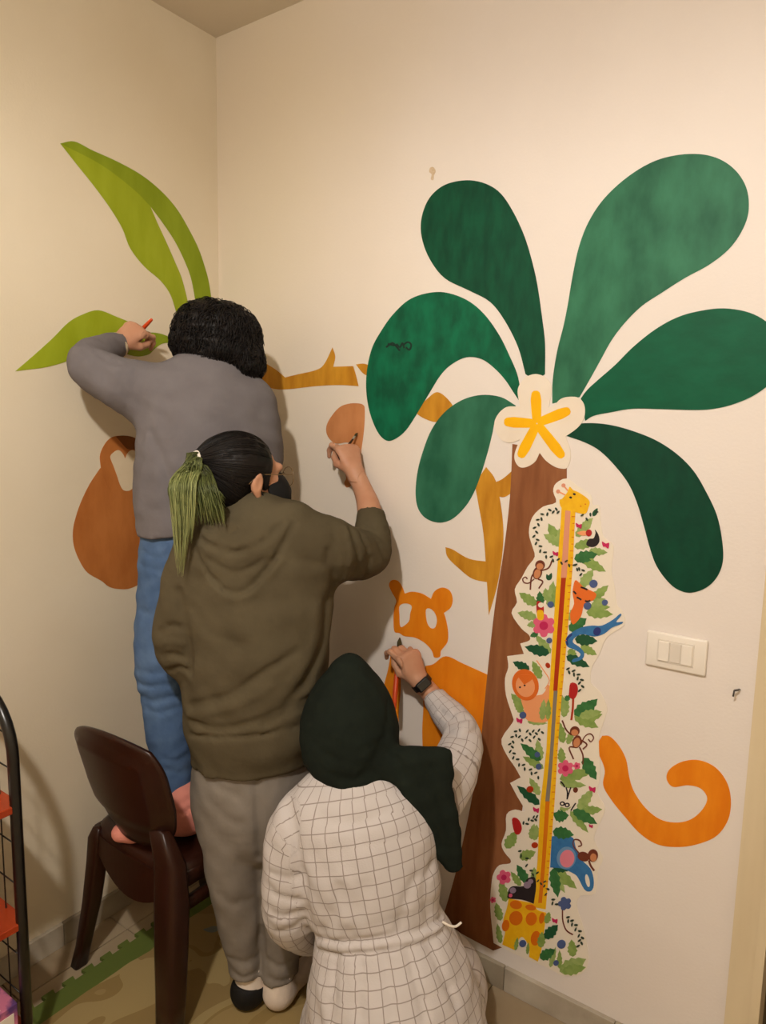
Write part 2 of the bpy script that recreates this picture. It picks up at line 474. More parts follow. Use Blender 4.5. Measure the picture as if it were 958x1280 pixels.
sheet('branch', c5([(-70, 80, 1), (-10, 108), (30, 130), (62, 150), (88, 172, 1), (125, 163), (180, 150), (205, 132), (230, 82, 1), (238, 110), (232, 140, 1), (292, 138, 1), (300, 165), (308, 198, 1), (250, 195),
                    (180, 198), (100, 207), (50, 205), (0, 180), (-70, 140, 1)]), 'R', .0008, p_branch, br2)
# tan leaf that the second painter works on
ch = crop(400, 480, 7.11)
tl = thing('painted_tan_leaf', 'tan brown painted blob with a curved stem behind the raised hand', 'mural', tuple(on_y(430, 600) * [1, 0, 1]))
sheet('blob', ch([(60, 430), (65, 360), (110, 280), (180, 205), (260, 175), (340, 172), (385, 185), (400, 220), (398, 350), (385, 480), (365, 600), (340, 610), (325, 560), (250, 520), (150, 530), (90, 490)]), 'R', .0012, p_tan, tl)
sheet('stem', ch([(340, 560), (370, 600), (330, 760), (300, 850), (290, 895), (240, 920), (218, 880), (235, 830), (200, 720), (165, 640), (190, 590), (260, 540)]), 'R', .0009, p_tan, tl)

# tiger
ct = crop(470, 720, 6.387)
tg = thing('painted_tiger', 'orange painted tiger in progress with blank white eyes and curled tail', 'mural', tuple(on_y(545, 940) * [1, 0, 1]))
sheet('head', ct([(165, 195), (130, 130), (108, 75), (118, 42), (145, 30), (182, 42), (215, 92), (232, 140, 1), (290, 125), (370, 140), (442, 182, 1), (470, 122), (530, 92), (590, 115), (615, 180), (600, 250), (545, 295, 1),
                  (562, 350), (578, 440), (575, 520), (545, 568, 1), (520, 600), (515, 640), (490, 652), (465, 645), (455, 610), (430, 570), (380, 525), (310, 490), (230, 480), (190, 455), (150, 440), (143, 330), (150, 250)]),
      'R', .0012, p_orange, tg,
      holes=[ct([(190, 240), (240, 218), (288, 240), (276, 300), (266, 360), (215, 405), (194, 395), (190, 320)]),
             ct([(400, 275), (430, 258), (470, 290), (490, 350), (475, 410), (440, 415), (410, 370)])])
sheet('body', ct([(395, 718, 1), (460, 703), (560, 640), (700, 700), (900, 790, 1), (900, 1480, 1), (380, 1480, 1), (372, 1240), (380, 1060), (380, 900)]), 'R', .0008, p_orange, tg)
sheet('leg', ct([(135, 560), (170, 640), (195, 760), (200, 900), (185, 1060), (175, 1250), (110, 1250), (85, 1080), (68, 940), (70, 860), (100, 740)]), 'R', .0008, p_orange, tg)
ctl = crop(720, 760, 2.462)
sheet('tail', ctl([(58, 430, 1), (82, 393, 1), (105, 395), (132, 422), (155, 465), (165, 520), (180, 565), (215, 615), (260, 650), (310, 660), (355, 650), (390, 620), (405, 585), (385, 555), (345, 545), (300, 550), (280, 525),
                   (290, 495), (330, 472), (380, 468), (430, 490), (465, 535), (478, 590), (470, 650), (435, 700), (380, 725), (320, 735), (255, 728), (200, 695), (150, 640), (110, 590), (85, 545), (90, 500), (76, 460)]),
      'R', .0010, p_orange, tg)

# ================================================================== MURAL, LEFT WALL
p_lime = paint('paint_lime', (160, 174, 40), (148, 162, 28), (1, 2, .6), 8)
p_lime2 = paint('paint_lime_dark', (142, 160, 36), (130, 148, 26), (1, 2, .6), 8)
p_brown = paint('paint_monkey_brown', (196, 122, 62), (178, 106, 50), (1, 2, .8), 9)
p_brown2 = paint('paint_monkey_dark', (132, 80, 36), (118, 68, 28), (1, 2, .8), 9)
p_cream = paint('paint_cream', (230, 212, 180), (226, 206, 172))
c1 = crop(0, 0, 1.9958)
lf = thing('painted_leaf_spray', 'lime green painted pointed leaf split in two blades above the curly head', 'mural', tuple(on_x(230, 380) * [0, 1, 1]))
sheet('leaf_blade', c1([(150, 358, 1), (185, 353), (230, 375), (290, 402), (350, 435), (400, 475), (440, 520), (470, 570), (495, 620), (512, 670), (522, 710), (532, 780, 1), (492, 780, 1), (478, 700), (460, 650), (435, 600),
                        (405, 555), (375, 515, 1), (330, 470), (250, 410)]), 'L', .0010, p_lime2, lf)
sheet('leaf_blade', c1([(150, 358, 1), (250, 410), (330, 470), (375, 515, 1), (392, 555), (415, 605), (437, 655), (455, 700), (475, 780, 1), (440, 780, 1), (425, 735), (400, 700), (360, 665), (325, 620), (305, 570), (275, 520), (235, 465), (195, 415)]),
      'L', .0010, p_lime, lf)
lf2 = thing('painted_leaf', 'lime green painted leaf reaching left past the raised grey sleeve', 'mural', tuple(on_x(100, 430) * [0, 1, 1]))
sheet('leaf_blade', c1([(38, 926, 1), (80, 890), (130, 845), (170, 805), (205, 785), (245, 774), (290, 790), (340, 812), (345, 826), (290, 832), (240, 842), (205, 865), (180, 895), (120, 915), (70, 922)]), 'L', .0010, p_lime, lf2)
cz = crop(130, 380, 8.709)
sheet('leaf_blade', cz([(300, 380), (400, 320), (500, 310), (600, 320), (690, 350), (755, 392, 1), (740, 420), (640, 430), (560, 480), (500, 540), (430, 565), (350, 570), (250, 545), (235, 500)]), 'L', .0010, p_lime2, lf2,
      holes=[cz([(335, 490), (370, 450), (430, 432), (490, 440), (440, 475), (380, 490)])])
cm = crop(80, 530, 5.817)
mon = thing('painted_monkey', 'brown painted animal figure with heart-shaped blank face on the left wall', 'mural', tuple(on_x(140, 735) * [0, 1, 1]))
sheet('body', cm([(262, 322, 1), (190, 430), (130, 550), (90, 660), (65, 770), (70, 880), (110, 990), (170, 1080), (270, 1140), (330, 1185), (400, 1200), (480, 1195), (560, 1150), (640, 1040), (680, 880), (660, 700), (600, 500), (540, 330), (400, 260)]),
      'L', .0008, p_brown, mon)
hd = sheet('head', cm([(265, 300), (262, 220), (300, 140), (350, 95), (420, 85), (500, 95), (550, 130), (578, 190), (575, 300), (560, 420), (520, 520), (440, 540), (360, 520), (310, 450), (280, 380)]), 'L', .0012, p_brown, mon)
sheet('hair_patch', cm([(375, 90, 1), (430, 84), (500, 95), (550, 130), (578, 190), (572, 240), (540, 215), (510, 186), (480, 186), (450, 175), (410, 130)]), 'L', .0016, p_brown2, mon)
sheet('face', cm([(335, 240), (360, 205), (395, 190), (425, 215), (442, 252, 1), (465, 205), (500, 190), (530, 215), (545, 270), (530, 340), (520, 400), (500, 460), (470, 485), (430, 480), (405, 440), (385, 380), (360, 310)]), 'L', .0020, p_cream, mon)
# ================================================================== GROWTH CHART STICKER
k7, k8 = crop(560, 560, 3.685), crop(560, 880, 3.554)
z7, z8, z9, z10 = crop(620, 590, 5.9875), crop(620, 740, 5.635), crop(610, 880, 5.9875), crop(610, 1040, 5.9875)
def S(nm, c, c2=None): return M('vinyl_' + nm, c, c2, rough=.4, scale=60, spec=.4)
sv = {'white': S('white', (240, 229, 212)), 'yellow': S('yellow', (246, 192, 24), (240, 180, 18)), 'pink': S('pink', (222, 150, 120)), 'red': S('red', (176, 52, 14)),
      'grey': S('grey', (134, 124, 114)), 'orange': S('orange', (222, 120, 14)), 'spot': S('spot', (222, 112, 10)), 'green': S('green', (62, 122, 66), (46, 104, 56)),
      'lgreen': S('light_green', (160, 180, 108), (138, 164, 90)), 'dgreen': S('dark_green', (30, 84, 54)), 'olive': S('olive', (128, 156, 78), (146, 170, 92)), 'vine': S('vine', (44, 62, 46)),
      'magenta': S('magenta', (196, 36, 92)), 'rose': S('rose', (226, 96, 130)), 'blue': S('blue', (58, 122, 178), (50, 110, 168)), 'navy': S('navy', (40, 52, 120)),
      'berry': S('berry', (76, 94, 142)), 'black': S('black', (38, 30, 34)), 'lilac': S('lilac', (150, 130, 150)), 'peach': S('peach', (240, 160, 108)), 'mane': S('mane', (226, 110, 36)),
      'tiger': S('tiger', (232, 112, 40)), 'mbrown': S('monkey_brown', (112, 52, 34)), 'mtan': S('monkey_tan', (206, 136, 92)), 'crimson': S('crimson', (180, 34, 34)), 'pale': S('pale_blue', (110, 150, 190)),
      'cerise': S('ear_pink', (228, 132, 150))}
chart = thing('growth_chart_sticker', 'giraffe height chart wall sticker with jungle animals and leaves', 'wall sticker', tuple(on_y(650, 1195) * [1, 0, 1]))
back_px = k7([(550, 140), (500, 162), (487, 200), (500, 250), (440, 270), (390, 320), (375, 390), (390, 450), (402, 500), (370, 545), (340, 600), (310, 650), (320, 710), (295, 760), (340, 830), (375, 860), (378, 885), (335, 900, 1), (352, 948, 1),
              (275, 958, 1), (280, 1010), (265, 1060), (270, 1140)]) + \
    k8([(288, 50), (290, 80), (240, 155), (260, 220), (300, 280), (325, 325, 1), (278, 350, 1), (310, 410), (345, 475), (300, 468), (262, 490), (260, 560), (240, 620), (255, 660), (280, 690), (275, 708), (230, 715), (205, 750), (195, 800), (190, 900), (205, 1060, 1),
        (300, 1110), (440, 1168), (520, 1206), (590, 1198), (625, 1150), (618, 1060), (600, 980), (575, 900), (590, 850), (655, 840), (668, 740), (690, 680), (650, 600), (680, 520), (700, 460), (665, 390), (680, 310), (672, 160), (700, 60)]) + \
    k7([(735, 1190), (700, 1120), (660, 1080), (665, 1010), (700, 950), (735, 870), (815, 815), (805, 750), (780, 720), (770, 640), (755, 560), (765, 450), (720, 410), (705, 330), (700, 265), (670, 260), (660, 215), (600, 175)])
sheet('backing', back_px, 'R', .0016, sv['white'], chart, n=3)
L0 = .0018
def pc(name, pts, mat, lay=1, smooth=True, n=3, label=None):
    o = sheet(name, pts, 'R', L0 + .0003 * lay, sv[mat], chart, smooth=smooth, n=n)
    if label: o['label'] = label
    return o
def sub(name, pts, mat, parent, lay=4, smooth=True, n=3):
    return sheet(name, pts, 'R', L0 + .0003 * lay, sv[mat], parent, smooth=smooth, n=n)
# leaves: crop, x, y (leaf base), angle in degrees (0 right, 90 up), length, width (crop px), colour
def leaf_outline(L, W, serr):
    n = 9; up = []
    for i in range(n + 1):
        t = i / n
        w = W / 2 * math.sin(math.pi * min(1, t ** .75)) ** .8 if 0 < t < 1 else 0
        if serr and 0 < i < n: w *= 1.12 if i % 2 else .82
        up.append((t * L, w))
    return up + [(x, -w) for x, w in up[-2:0:-1]]
def leaf(cr, x, y, ang, L, W, mat, lay=1, serr=True):
    a = math.radians(ang); c, s = math.cos(a), math.sin(a)
    pts = [(x + u * c + v * s, y - u * s + v * c) for u, v in leaf_outline(L, W, serr)]
    pc('leaf', cr(pts), mat, lay, smooth=False)
LV = [
    (z7, 490, 560, 118, 200, 90, 'olive'), (z7, 490, 540, 150, 150, 70, 'lgreen'), (z7, 490, 570, 95, 150, 60, 'lgreen'),
    (z7, 600, 480, 40, 160, 70, 'lgreen'), (z7, 640, 420, 40, 120, 50, 'lgreen'), (z7, 590, 560, 15, 180, 70, 'olive'), (z7, 590, 650, 12, 180, 90, 'green', 2), (z7, 700, 590, -5, 140, 60, 'lgreen'),
    (z7, 650, 650, -28, 200, 75, 'olive', 2), (z7, 640, 860, 55, 160, 80, 'lgreen'), (z7, 720, 960, 42, 170, 70, 'olive'), (z7, 700, 1010, 0, 160, 60, 'olive'), (z7, 600, 640, -10, 120, 60, 'green', 2),
    (z7, 300, 990, 145, 150, 70, 'lgreen'), (z7, 340, 1000, 95, 110, 60, 'green', 2), (z7, 400, 1010, 80, 200, 70, 'lgreen'), (z7, 440, 1010, 85, 160, 60, 'olive'),
    (z7, 730, 330, 60, 70, 34, 'dgreen', 1, False), (z7, 400, 810, 70, 60, 30, 'dgreen', 1, False), (z7, 400, 810, 110, 50, 26, 'dgreen', 1, False),
    (z8, 290, 90, 145, 150, 70, 'olive'), (z8, 290, 180, 165, 140, 65, 'lgreen'), (z8, 360, 60, 95, 90, 50, 'lgreen'), (z8, 300, 220, 190, 80, 50, 'lgreen'),
    (z8, 640, 140, -5, 190, 75, 'olive'), (z8, 680, 100, 30, 110, 60, 'lgreen'), (z8, 520, 270, 35, 150, 90, 'green'), (z8, 520, 200, 60, 120, 60, 'lgreen'),
    (z8, 560, 330, -5, 160, 80, 'dgreen', 2), (z8, 600, 380, -28, 130, 60, 'olive'), (z8, 500, 450, -25, 180, 70, 'dgreen', 2), (z8, 520, 400, -60, 90, 60, 'olive'),
    (z8, 380, 430, 165, 180, 75, 'dgreen', 2), (z8, 390, 430, 130, 170, 60, 'lgreen'), (z8, 300, 290, 200, 60, 40, 'green'),
    (z8, 240, 545, 155, 130, 60, 'dgreen', 2), (z8, 320, 610, 115, 140, 60, 'olive', 2), (z8, 200, 820, 130, 140, 60, 'olive'), (z8, 330, 900, 85, 150, 50, 'lgreen', 4), (z8, 370, 900, 88, 150, 40, 'olive', 4),
    (z8, 480, 880, 80, 140, 60, 'lgreen'), (z8, 560, 900, 40, 190, 90, 'lgreen'), (z8, 600, 870, 45, 170, 80, 'green', 2), (z8, 600, 900, 15, 160, 70, 'olive', 2), (z8, 490, 760, 40, 50, 40, 'green'),
    (z9, 650, 80, 35, 190, 90, 'green', 2), (z9, 650, 90, -25, 200, 80, 'olive'), (z9, 690, 90, 12, 170, 70, 'lgreen', 2), (z9, 560, 60, 90, 130, 60, 'lgreen'),
    (z9, 570, 290, 105, 180, 70, 'olive'), (z9, 600, 300, 70, 120, 50, 'lgreen'), (z9, 300, 130, -5, 150, 40, 'lgreen'), (z9, 270, 70, 130, 110, 50, 'olive'),
    (z9, 400, 420, 140, 200, 70, 'green', 2), (z9, 420, 480, 150, 180, 60, 'olive'), (z9, 400, 420, 100, 160, 60, 'lgreen'),
    (z9, 720, 400, -60, 190, 90, 'green', 2), (z9, 540, 560, 15, 260, 90, 'olive'), (z9, 560, 440, 95, 120, 60, 'olive'), (z9, 540, 590, -5, 200, 60, 'lgreen'),
    (z9, 390, 750, 140, 220, 70, 'dgreen', 2), (z9, 390, 680, 120, 150, 60, 'lgreen'), (z9, 520, 840, 130, 40, 30, 'green'),
    (z9, 680, 790, 55, 190, 80, 'lgreen'), (z9, 700, 800, 5, 160, 70, 'olive'), (z9, 640, 790, -30, 210, 80, 'green', 2), (z9, 620, 800, -50, 210, 60, 'olive'), (z9, 500, 840, 5, 110, 90, 'green', 2), (z9, 540, 790, 20, 100, 50, 'lgreen'),
    (z9, 150, 1070, 55, 120, 70, 'olive'), (z9, 330, 1010, 80, 120, 60, 'lgreen'), (z9, 490, 950, -10, 160, 90, 'green', 3),
    (z10, 140, 120, 60, 150, 80, 'olive'), (z10, 240, 190, 20, 130, 80, 'olive'), (z10, 350, 60, 80, 120, 60, 'lgreen'), (z10, 140, 520, 105, 170, 70, 'olive'), (z10, 100, 660, 105, 140, 60, 'olive', 2), (z10, 100, 830, 100, 150, 45, 'olive', 2),
    (z10, 300, 380, 120, 160, 70, 'green', 1), (z10, 250, 400, 125, 130, 50, 'olive'), (z10, 350, 360, 90, 100, 50, 'lgreen'),
    (z10, 490, 270, -80, 220, 80, 'green', 2), (z10, 500, 280, -40, 220, 80, 'olive'), (z10, 480, 280, -60, 200, 60, 'lgreen'), (z10, 490, 260, -5, 140, 70, 'dgreen', 1),
    (z10, 430, 790, 45, 140, 80, 'dgreen', 5), (z10, 395, 940, 30, 130, 80, 'green', 5), (z10, 400, 860, 85, 120, 60, 'olive', 5), (z10, 440, 680, 75, 90, 50, 'olive', 4),
    (z10, 640, 930, 95, 130, 70, 'olive'), (z10, 540, 1040, 25, 220, 110, 'lgreen'), (z10, 560, 1040, 10, 180, 80, 'olive', 2), (z10, 470, 1010, 75, 160, 40, 'lgreen'), (z10, 540, 1020, 90, 140, 40, 'olive'), (z10, 210, 880, 80, 100, 30, 'olive', 5), (z10, 300, 910, 85, 90, 26, 'olive', 5),
]
for L in LV: leaf(*L)
# giraffe: neck ruler, head, body
neckL = k7([(527, 265), (521, 360), (513, 460), (505, 580), (497, 700), (488, 830), (480, 950)]) + k8([(450, 0), (440, 200), (426, 330), (412, 450), (400, 700), (382, 900)])
neckR = k7([(590, 290), (585, 380), (580, 500), (573, 600), (565, 700), (555, 830), (545, 950)]) + k8([(505, 0), (490, 200), (483, 330), (475, 450), (455, 700), (437, 910)])
pc('giraffe_neck_ruler', neckL + neckR[::-1], 'yellow', 2, smooth=False)
NL, NR = np.array(neckL), np.array(neckR)
def band(y0_, y1_, f0, f1, nm, mat, lay=3):
    ys = np.linspace(y0_, y1_, 8)
    lx = np.interp(ys, NL[:, 1], NL[:, 0]); rx = np.interp(ys, NR[:, 1], NR[:, 0])
    a = [(l + (r - l) * f0, y) for l, r, y in zip(lx, rx, ys)]; b = [(l + (r - l) * f1, y) for l, r, y in zip(lx, rx, ys)]
    return pc(nm, a + b[::-1], mat, lay, smooth=False)
band(638, 722, .28, .66, 'ruler_band', 'pink'); band(722, 863, .30, .62, 'ruler_band', 'red')
band(863, 1001, .34, .64, 'ruler_band', 'grey'); band(1001, 1128, .36, .66, 'ruler_band', 'orange')
tk = []
for i in range(56):
    y = 645 + i * 8.6
    l = np.interp(y, NL[:, 1], NL[:, 0]); r = np.interp(y, NR[:, 1], NR[:, 0])
    f = .16 if i % 5 else .24
    tk.append(sheet_geo([(r - (r - l) * f, y), (r, y), (r, y + .9), (r - (r - l) * f, y + .9)], 'R', L0 + .0016, back=L0 + .0009))
mk('tick_marks', *join_geo(tk), sv['spot'], chart)['kind'] = 'stuff'
hd = pc('giraffe_head', z7([(500, 200), (540, 150), (556, 110), (582, 135), (620, 150), (680, 190), (706, 225), (695, 270), (672, 312), (600, 300), (500, 272), (480, 210)]), 'yellow', 4)
for a, b in (((470, 145), (525, 172)), ((510, 100), (552, 150))):
    sub('horn', z7(stroke([a, ((a[0] + b[0]) / 2, (a[1] + b[1]) / 2), b], 10)), 'peach', hd, 3, False); sub('horn_tip', z7(ell(a[0], a[1], 15, 15, 0, 8)), 'pink', hd, 4)
for e in ((565, 190), (592, 165)): sub('eye', z7(ell(e[0], e[1], 11, 8, 20, 8)), 'black', hd, 6)
for e in ((640, 255), (675, 240)): sub('nostril', z7(ell(e[0], e[1], 6, 5, 0, 6)), 'spot', hd, 6)
gb = pc('giraffe_body', z10([(160, 495, 1), (230, 508), (345, 535), (372, 578), (440, 600, 1), (430, 700), (415, 800), (402, 890), (378, 966, 1), (312, 930, 1), (312, 860), (270, 785), (235, 800), (205, 880, 1), (112, 838, 1), (135, 730), (118, 665), (145, 570)]), 'yellow', 3)
for x, y, a, b in ((215, 640, 50, 54), (330, 645, 42, 50), (215, 540, 46, 32), (325, 560, 40, 22), (138, 695, 28, 44), (362, 790, 36, 56), (408, 640, 20, 42)):
    sub('spot', z10(ell(x, y, a, b, 10, 9)), 'spot', gb, 5)
# animals
def line(cr, pts, w, mat, parent, lay=4): return sub('limb', cr(stroke(pts, w)), mat, parent, lay, False)
def monkey(cr, hx, hy, bx, by, limbs, tail, sc=1.0):
    b = pc('monkey', cr(ell(bx, by, 34 * sc, 48 * sc, 15)), 'mbrown', 3)
    sub('belly', cr(ell(bx, by + 5, 24 * sc, 36 * sc, 15)), 'mtan', b, 5)
    sub('head', cr(ell(hx, hy, 36 * sc, 36 * sc)), 'mbrown', b, 5)
    sub('face', cr(ell(hx, hy + 10 * sc, 26 * sc, 24 * sc)), 'mtan', b, 6)
    for q in limbs: line(cr, q, 10 * sc, 'mbrown', b, 4)
    line(cr, tail, 8 * sc, 'mbrown', b, 4)
monkey(z7, 335, 695, 315, 755, [[(350, 735), (400, 715), (425, 660)], [(300, 740), (270, 790), (262, 880)], [(320, 800), (355, 820), (325, 870)]], [(290, 800), (250, 830), (215, 825), (205, 800), (225, 785), (240, 800)])
monkey(z9, 655, 200, 670, 280, [[(630, 230), (590, 190), (560, 120)], [(690, 260), (745, 300), (715, 335)], [(660, 320), (612, 325), (645, 410)], [(690, 320), (715, 380), (715, 450)]], [(700, 300), (730, 240), (770, 220), (795, 250), (775, 280), (755, 260)])
el = pc('elephant', z10([(482, 30, 1), (560, 25), (640, 40), (660, 110), (700, 200), (770, 270), (795, 350), (792, 415), (765, 442), (725, 425), (682, 345), (650, 310), (560, 270), (470, 262, 1)]), 'blue', 2)
sub('trunk_gap', z10(ell(750, 360, 15, 48, -12)), 'white', el, 4)
sub('ear', z10(ell(592, 190, 72, 84, 10)), 'pale', el, 4); sub('inner_ear', z10(ell(598, 195, 54, 66, 10)), 'cerise', el, 5)
mk2 = pc('monkey', z10(ell(720, 180, 46, 34, 20)), 'mbrown', 5)
sub('head', z10(ell(790, 172, 38, 46)), 'mbrown', mk2, 6); sub('face', z10(ell(795, 185, 24, 30)), 'mtan', mk2, 7)
line(z10, [(690, 160), (645, 100), (650, 55), (690, 60), (705, 95), (680, 105)], 9, 'mbrown', mk2, 4); line(z10, [(760, 210), (775, 250), (800, 285)], 12, 'mbrown', mk2, 6)
li = pc('lion', z8([(190, 740), (330, 720), (372, 650), (392, 720), (385, 900), (230, 905), (200, 820)]), 'peach', 2)
mn = sub('mane', z8(ell(212, 652, 92, 112, -18)), 'mane', li, 4); sub('face', z8(ell(212, 660, 66, 78, -18)), 'peach', li, 5)
sub('forelock', z8([(165, 590), (240, 580), (262, 610), (205, 650, 1)]), 'mane', li, 6)
for e in ((175, 668), (208, 655)): sub('eye', z8(ell(e[0], e[1], 7, 6, 0, 6)), 'black', li, 7)
line(z8, [(350, 680), (380, 620), (340, 550), (290, 480)], 6, 'peach', li, 3); sub('tail_tuft', z8(ell(370, 515, 15, 20, -30)), 'red', li, 4)
ti = pc('tiger_cub', z7([(595, 812), (625, 825), (660, 860), (700, 880), (755, 910), (738, 955), (690, 972), (660, 1000), (640, 1080), (580, 1140), (560, 1060), (590, 985), (578, 900)]), 'tiger', 3)
for q in ([(640, 860), (665, 868), (690, 880)], [(585, 890), (600, 905), (605, 912)], [(610, 935), (630, 945), (645, 955)], [(672, 962), (690, 966), (712, 960)]): line(z7, q, 12, 'black', ti, 5)
bd = pc('blue_bird', z8([(495, 340), (520, 297), (600, 250), (680, 235), (750, 235), (830, 192), (878, 152), (886, 165), (850, 210), (895, 208), (890, 222), (820, 250), (770, 290), (700, 312), (620, 295), (565, 315), (545, 352), (590, 385), (625, 425), (612, 470), (548, 492), (545, 472), (590, 455), (598, 430), (555, 402), (508, 382)]), 'blue', 4)
sub('wing', z8(ell(718, 275, 26, 30, 30)), 'navy', bd, 6); sub('throat', z8(stroke([(510, 370), (505, 330), (540, 295)], 14)), 'navy', bd, 5, False)
pa = pc('panther', z10([(152, 465), (165, 420), (195, 402), (270, 402), (292, 352), (350, 332), (366, 400), (348, 532, 1), (260, 502), (160, 492)]), 'black', 4)
for x, y, r in ((192, 432, 24), (300, 392, 28), (325, 365, 20)): sub('ear', z10(ell(x, y, r, r * .9, 0, 9)), 'lilac', pa, 6)
sub('muzzle', z10(ell(175, 470, 14, 14, 0, 8)), 'rose', pa, 6)
tc_ = pc('toucan', z7([(680, 540), (700, 500), (735, 495), (750, 455), (745, 430), (772, 470), (778, 520), (750, 555), (710, 560)]), 'black', 3)
sub('bill', z7([(610, 455), (650, 440), (685, 445), (690, 470), (650, 475)]), 'peach', tc_, 4); sub('head', z7(ell(700, 455, 22, 26)), 'crimson', tc_, 5)
pr = pc('parrot', z8([(292, 70), (320, 68), (340, 100), (336, 160), (296, 165)]), 'crimson', 4)
sub('head', z8(ell(322, 90, 20, 18)), 'white', pr, 5); sub('tail', z8([(296, 130), (336, 130), (340, 190), (300, 190)]), 'yellow', pr, 5)
zb = pc('lemur', z9(ell(590, 700, 70, 75)), 'white', 2)
for x, y in ((562, 742), (598, 752)): sub('eye_patch', z9(ell(x, y, 20, 17)), 'black', zb, 4); sub('eye', z9(ell(x, y, 9, 8, 0, 7)), 'white', zb, 5)
for q in ([(590, 620), (600, 660), (598, 710)], [(625, 620), (612, 660), (600, 700)], [(660, 740), (640, 770), (625, 795)], [(548, 575), (570, 600), (578, 620)]): line(z9, q, 10, 'black', zb, 4)
sub('ear', z9(ell(660, 640, 18, 20)), 'mbrown', zb, 4)
# flowers, berries, butterflies
def flower(cr, x, y, r, m1, m2, petals=6):
    P = []
    for k in range(petals * 4):
        a = 2 * math.pi * k / (petals * 4)
        P.append((x + r * (1 - .22 * (k % 4 == 0) + .06 * (k % 4 == 2)) * math.cos(a), y + r * (1 - .22 * (k % 4 == 0) + .06 * (k % 4 == 2)) * math.sin(a)))
    f = pc('flower', cr(P), m1, 4); sub('flower_centre', cr(ell(x, y, r * .4, r * .4)), m2, f, 5)
flower(z8, 342, 235, 76, 'rose', 'magenta'); flower(z9, 585, 478, 58, 'rose', 'magenta'); flower(z9, 670, 460, 26, 'rose', 'magenta', 5); flower(z10, 125, 335, 52, 'rose', 'magenta', 5); flower(z10, 42, 505, 22, 'rose', 'magenta', 5)
flower(z10, 580, 532, 48, 'berry', 'berry', 5)
line(z10, [(562, 580), (565, 660), (590, 730), (640, 765)], 9, 'mbrown', chart, 3)
for cr, x, y, r in ((z7, 735, 835, 30), (z7, 820, 975, 22), (z7, 690, 1000, 28), (z7, 415, 990, 24), (z8, 380, 340, 20), (z8, 195, 865, 24), (z9, 375, 375, 20), (z9, 385, 465, 22), (z10, 265, 830, 26), (z10, 555, 835, 32), (z10, 515, 975, 20)):
    pc('berry', cr(ell(x, y, r, r, 0, 9)), 'berry', 6)
for cr, x, y, r in ((z7, 625, 402, 22), (z7, 825, 545, 26), (z7, 450, 610, 20), (z9, 240, 122, 22), (z9, 785, 635, 24), (z9, 365, 790, 22), (z10, 505, 660, 20), (z9, 775, 910, 14)):
    pc('butterfly', cr([(x - r, y - r), (x, y - r * .4), (x + r, y - r * .6), (x + r * .8, y + r), (x, y + r * .5), (x - r * .7, y + r * .4)]), 'magenta', 6)
for cr, pts, st in ((z8, [(520, 700), (530, 640), (570, 645), (582, 690), (565, 740), (540, 750), (520, 730)], [(548, 745), (545, 820), (535, 900)]),
                    (z9, [(185, 860), (215, 850), (245, 880), (258, 930), (240, 970), (205, 960)], None)):
    pc('red_bloom', cr(pts), 'crimson', 4)
    if st: line(cr, st, 14, 'red', chart, 3)
for cr, x, y, r in ((z9, 320, 635, 26), (z10, 355, 95, 24)): pc('beetle', cr(ell(x, y, r, r * .9)), 'red', 4)
# tiny vine leaves
vt = []
def vine(cr, pts, n, w=24):
    C = crom([np.array(p, float) for p in pts], 8); idx = np.linspace(0, len(C) - 2, n).astype(int)
    for k, i in enumerate(idx):
        t = C[i + 1] - C[i]; a = math.degrees(math.atan2(t[1], t[0])) + (50 if k % 2 else -50)
        q = C[i] + 14 * np.array([math.cos(math.radians(a)), math.sin(math.radians(a))])
        vt.append(sheet_geo(cr(ell(q[0], q[1], w / 2 + 3, w / 5 + 2, a, 7)), 'R', L0 + .0024, back=L0))
vine(z7, [(480, 290), (420, 290), (350, 330), (310, 400), (300, 480), (330, 560), (380, 620), (460, 660), (540, 680), (620, 720)], 26)
vine(z7, [(640, 330), (700, 340), (750, 290)], 4); vine(z7, [(590, 700), (640, 720), (650, 760)], 4)
vine(z8, [(500, 545), (560, 570), (600, 620), (605, 690)], 10); vine(z9, [(240, 180), (190, 260), (180, 340), (230, 430), (310, 490), (390, 540)], 18, 22); vine(z9, [(290, 210), (350, 210), (410, 200)], 6, 22)
vine(z9, [(230, 250), (300, 260), (390, 250)], 6, 22); vine(z9, [(270, 900), (330, 860), (370, 850)], 7, 22); vine(z10, [(230, 140), (290, 200), (320, 290), (370, 310)], 7, 22); vine(z10, [(480, 500), (510, 540)], 3, 24)
vine(z10, [(590, 635), (650, 690), (700, 780), (690, 850)], 12, 24); vine(z10, [(370, 370), (430, 380), (450, 460)], 6, 20)
mk('vine_leaves', *join_geo(vt), sv['vine'], chart)['kind'] = 'stuff'

# ================================================================== LIGHT SWITCH, HOOK, WALL MARKS
m_plast = M('switch_plastic', (240, 232, 221), rough=.35, spec=.5)
m_plast2 = M('switch_rocker', (226, 217, 205), rough=.3, spec=.5)
sw_c = on_y(846, 815)
sw = thing('light_switch', 'cream three-gang light switch plate right of the growth chart', 'light switch', (sw_c[0], 0, sw_c[2]))
a, b = on_y(811, 800), on_y(882, 815)
hw, hh = .065, .041
def plate(y0_, y1_, hw_, hh_, cx_=0, bev=.004):
    return box_bm((sw_c[0] + cx_ - hw_, y0_, sw_c[2] - hh_), (sw_c[0] + cx_ + hw_, y1_, sw_c[2] + hh_), bev, 3)
from_bm('plate', plate(-.010, -.0002, hw, hh, 0, .0045), m_plast, sw, True)
from_bm('frame', plate(-.0115, -.008, .039, .0265, 0, .001), m_plast2, sw)
for k in (-1, 0, 1):
    r_ = from_bm('rocker', plate(-.0150 if k else -.0135, -.009, .0115, .0225, k * .0245, .0015), m_plast if k else m_plast2, sw)
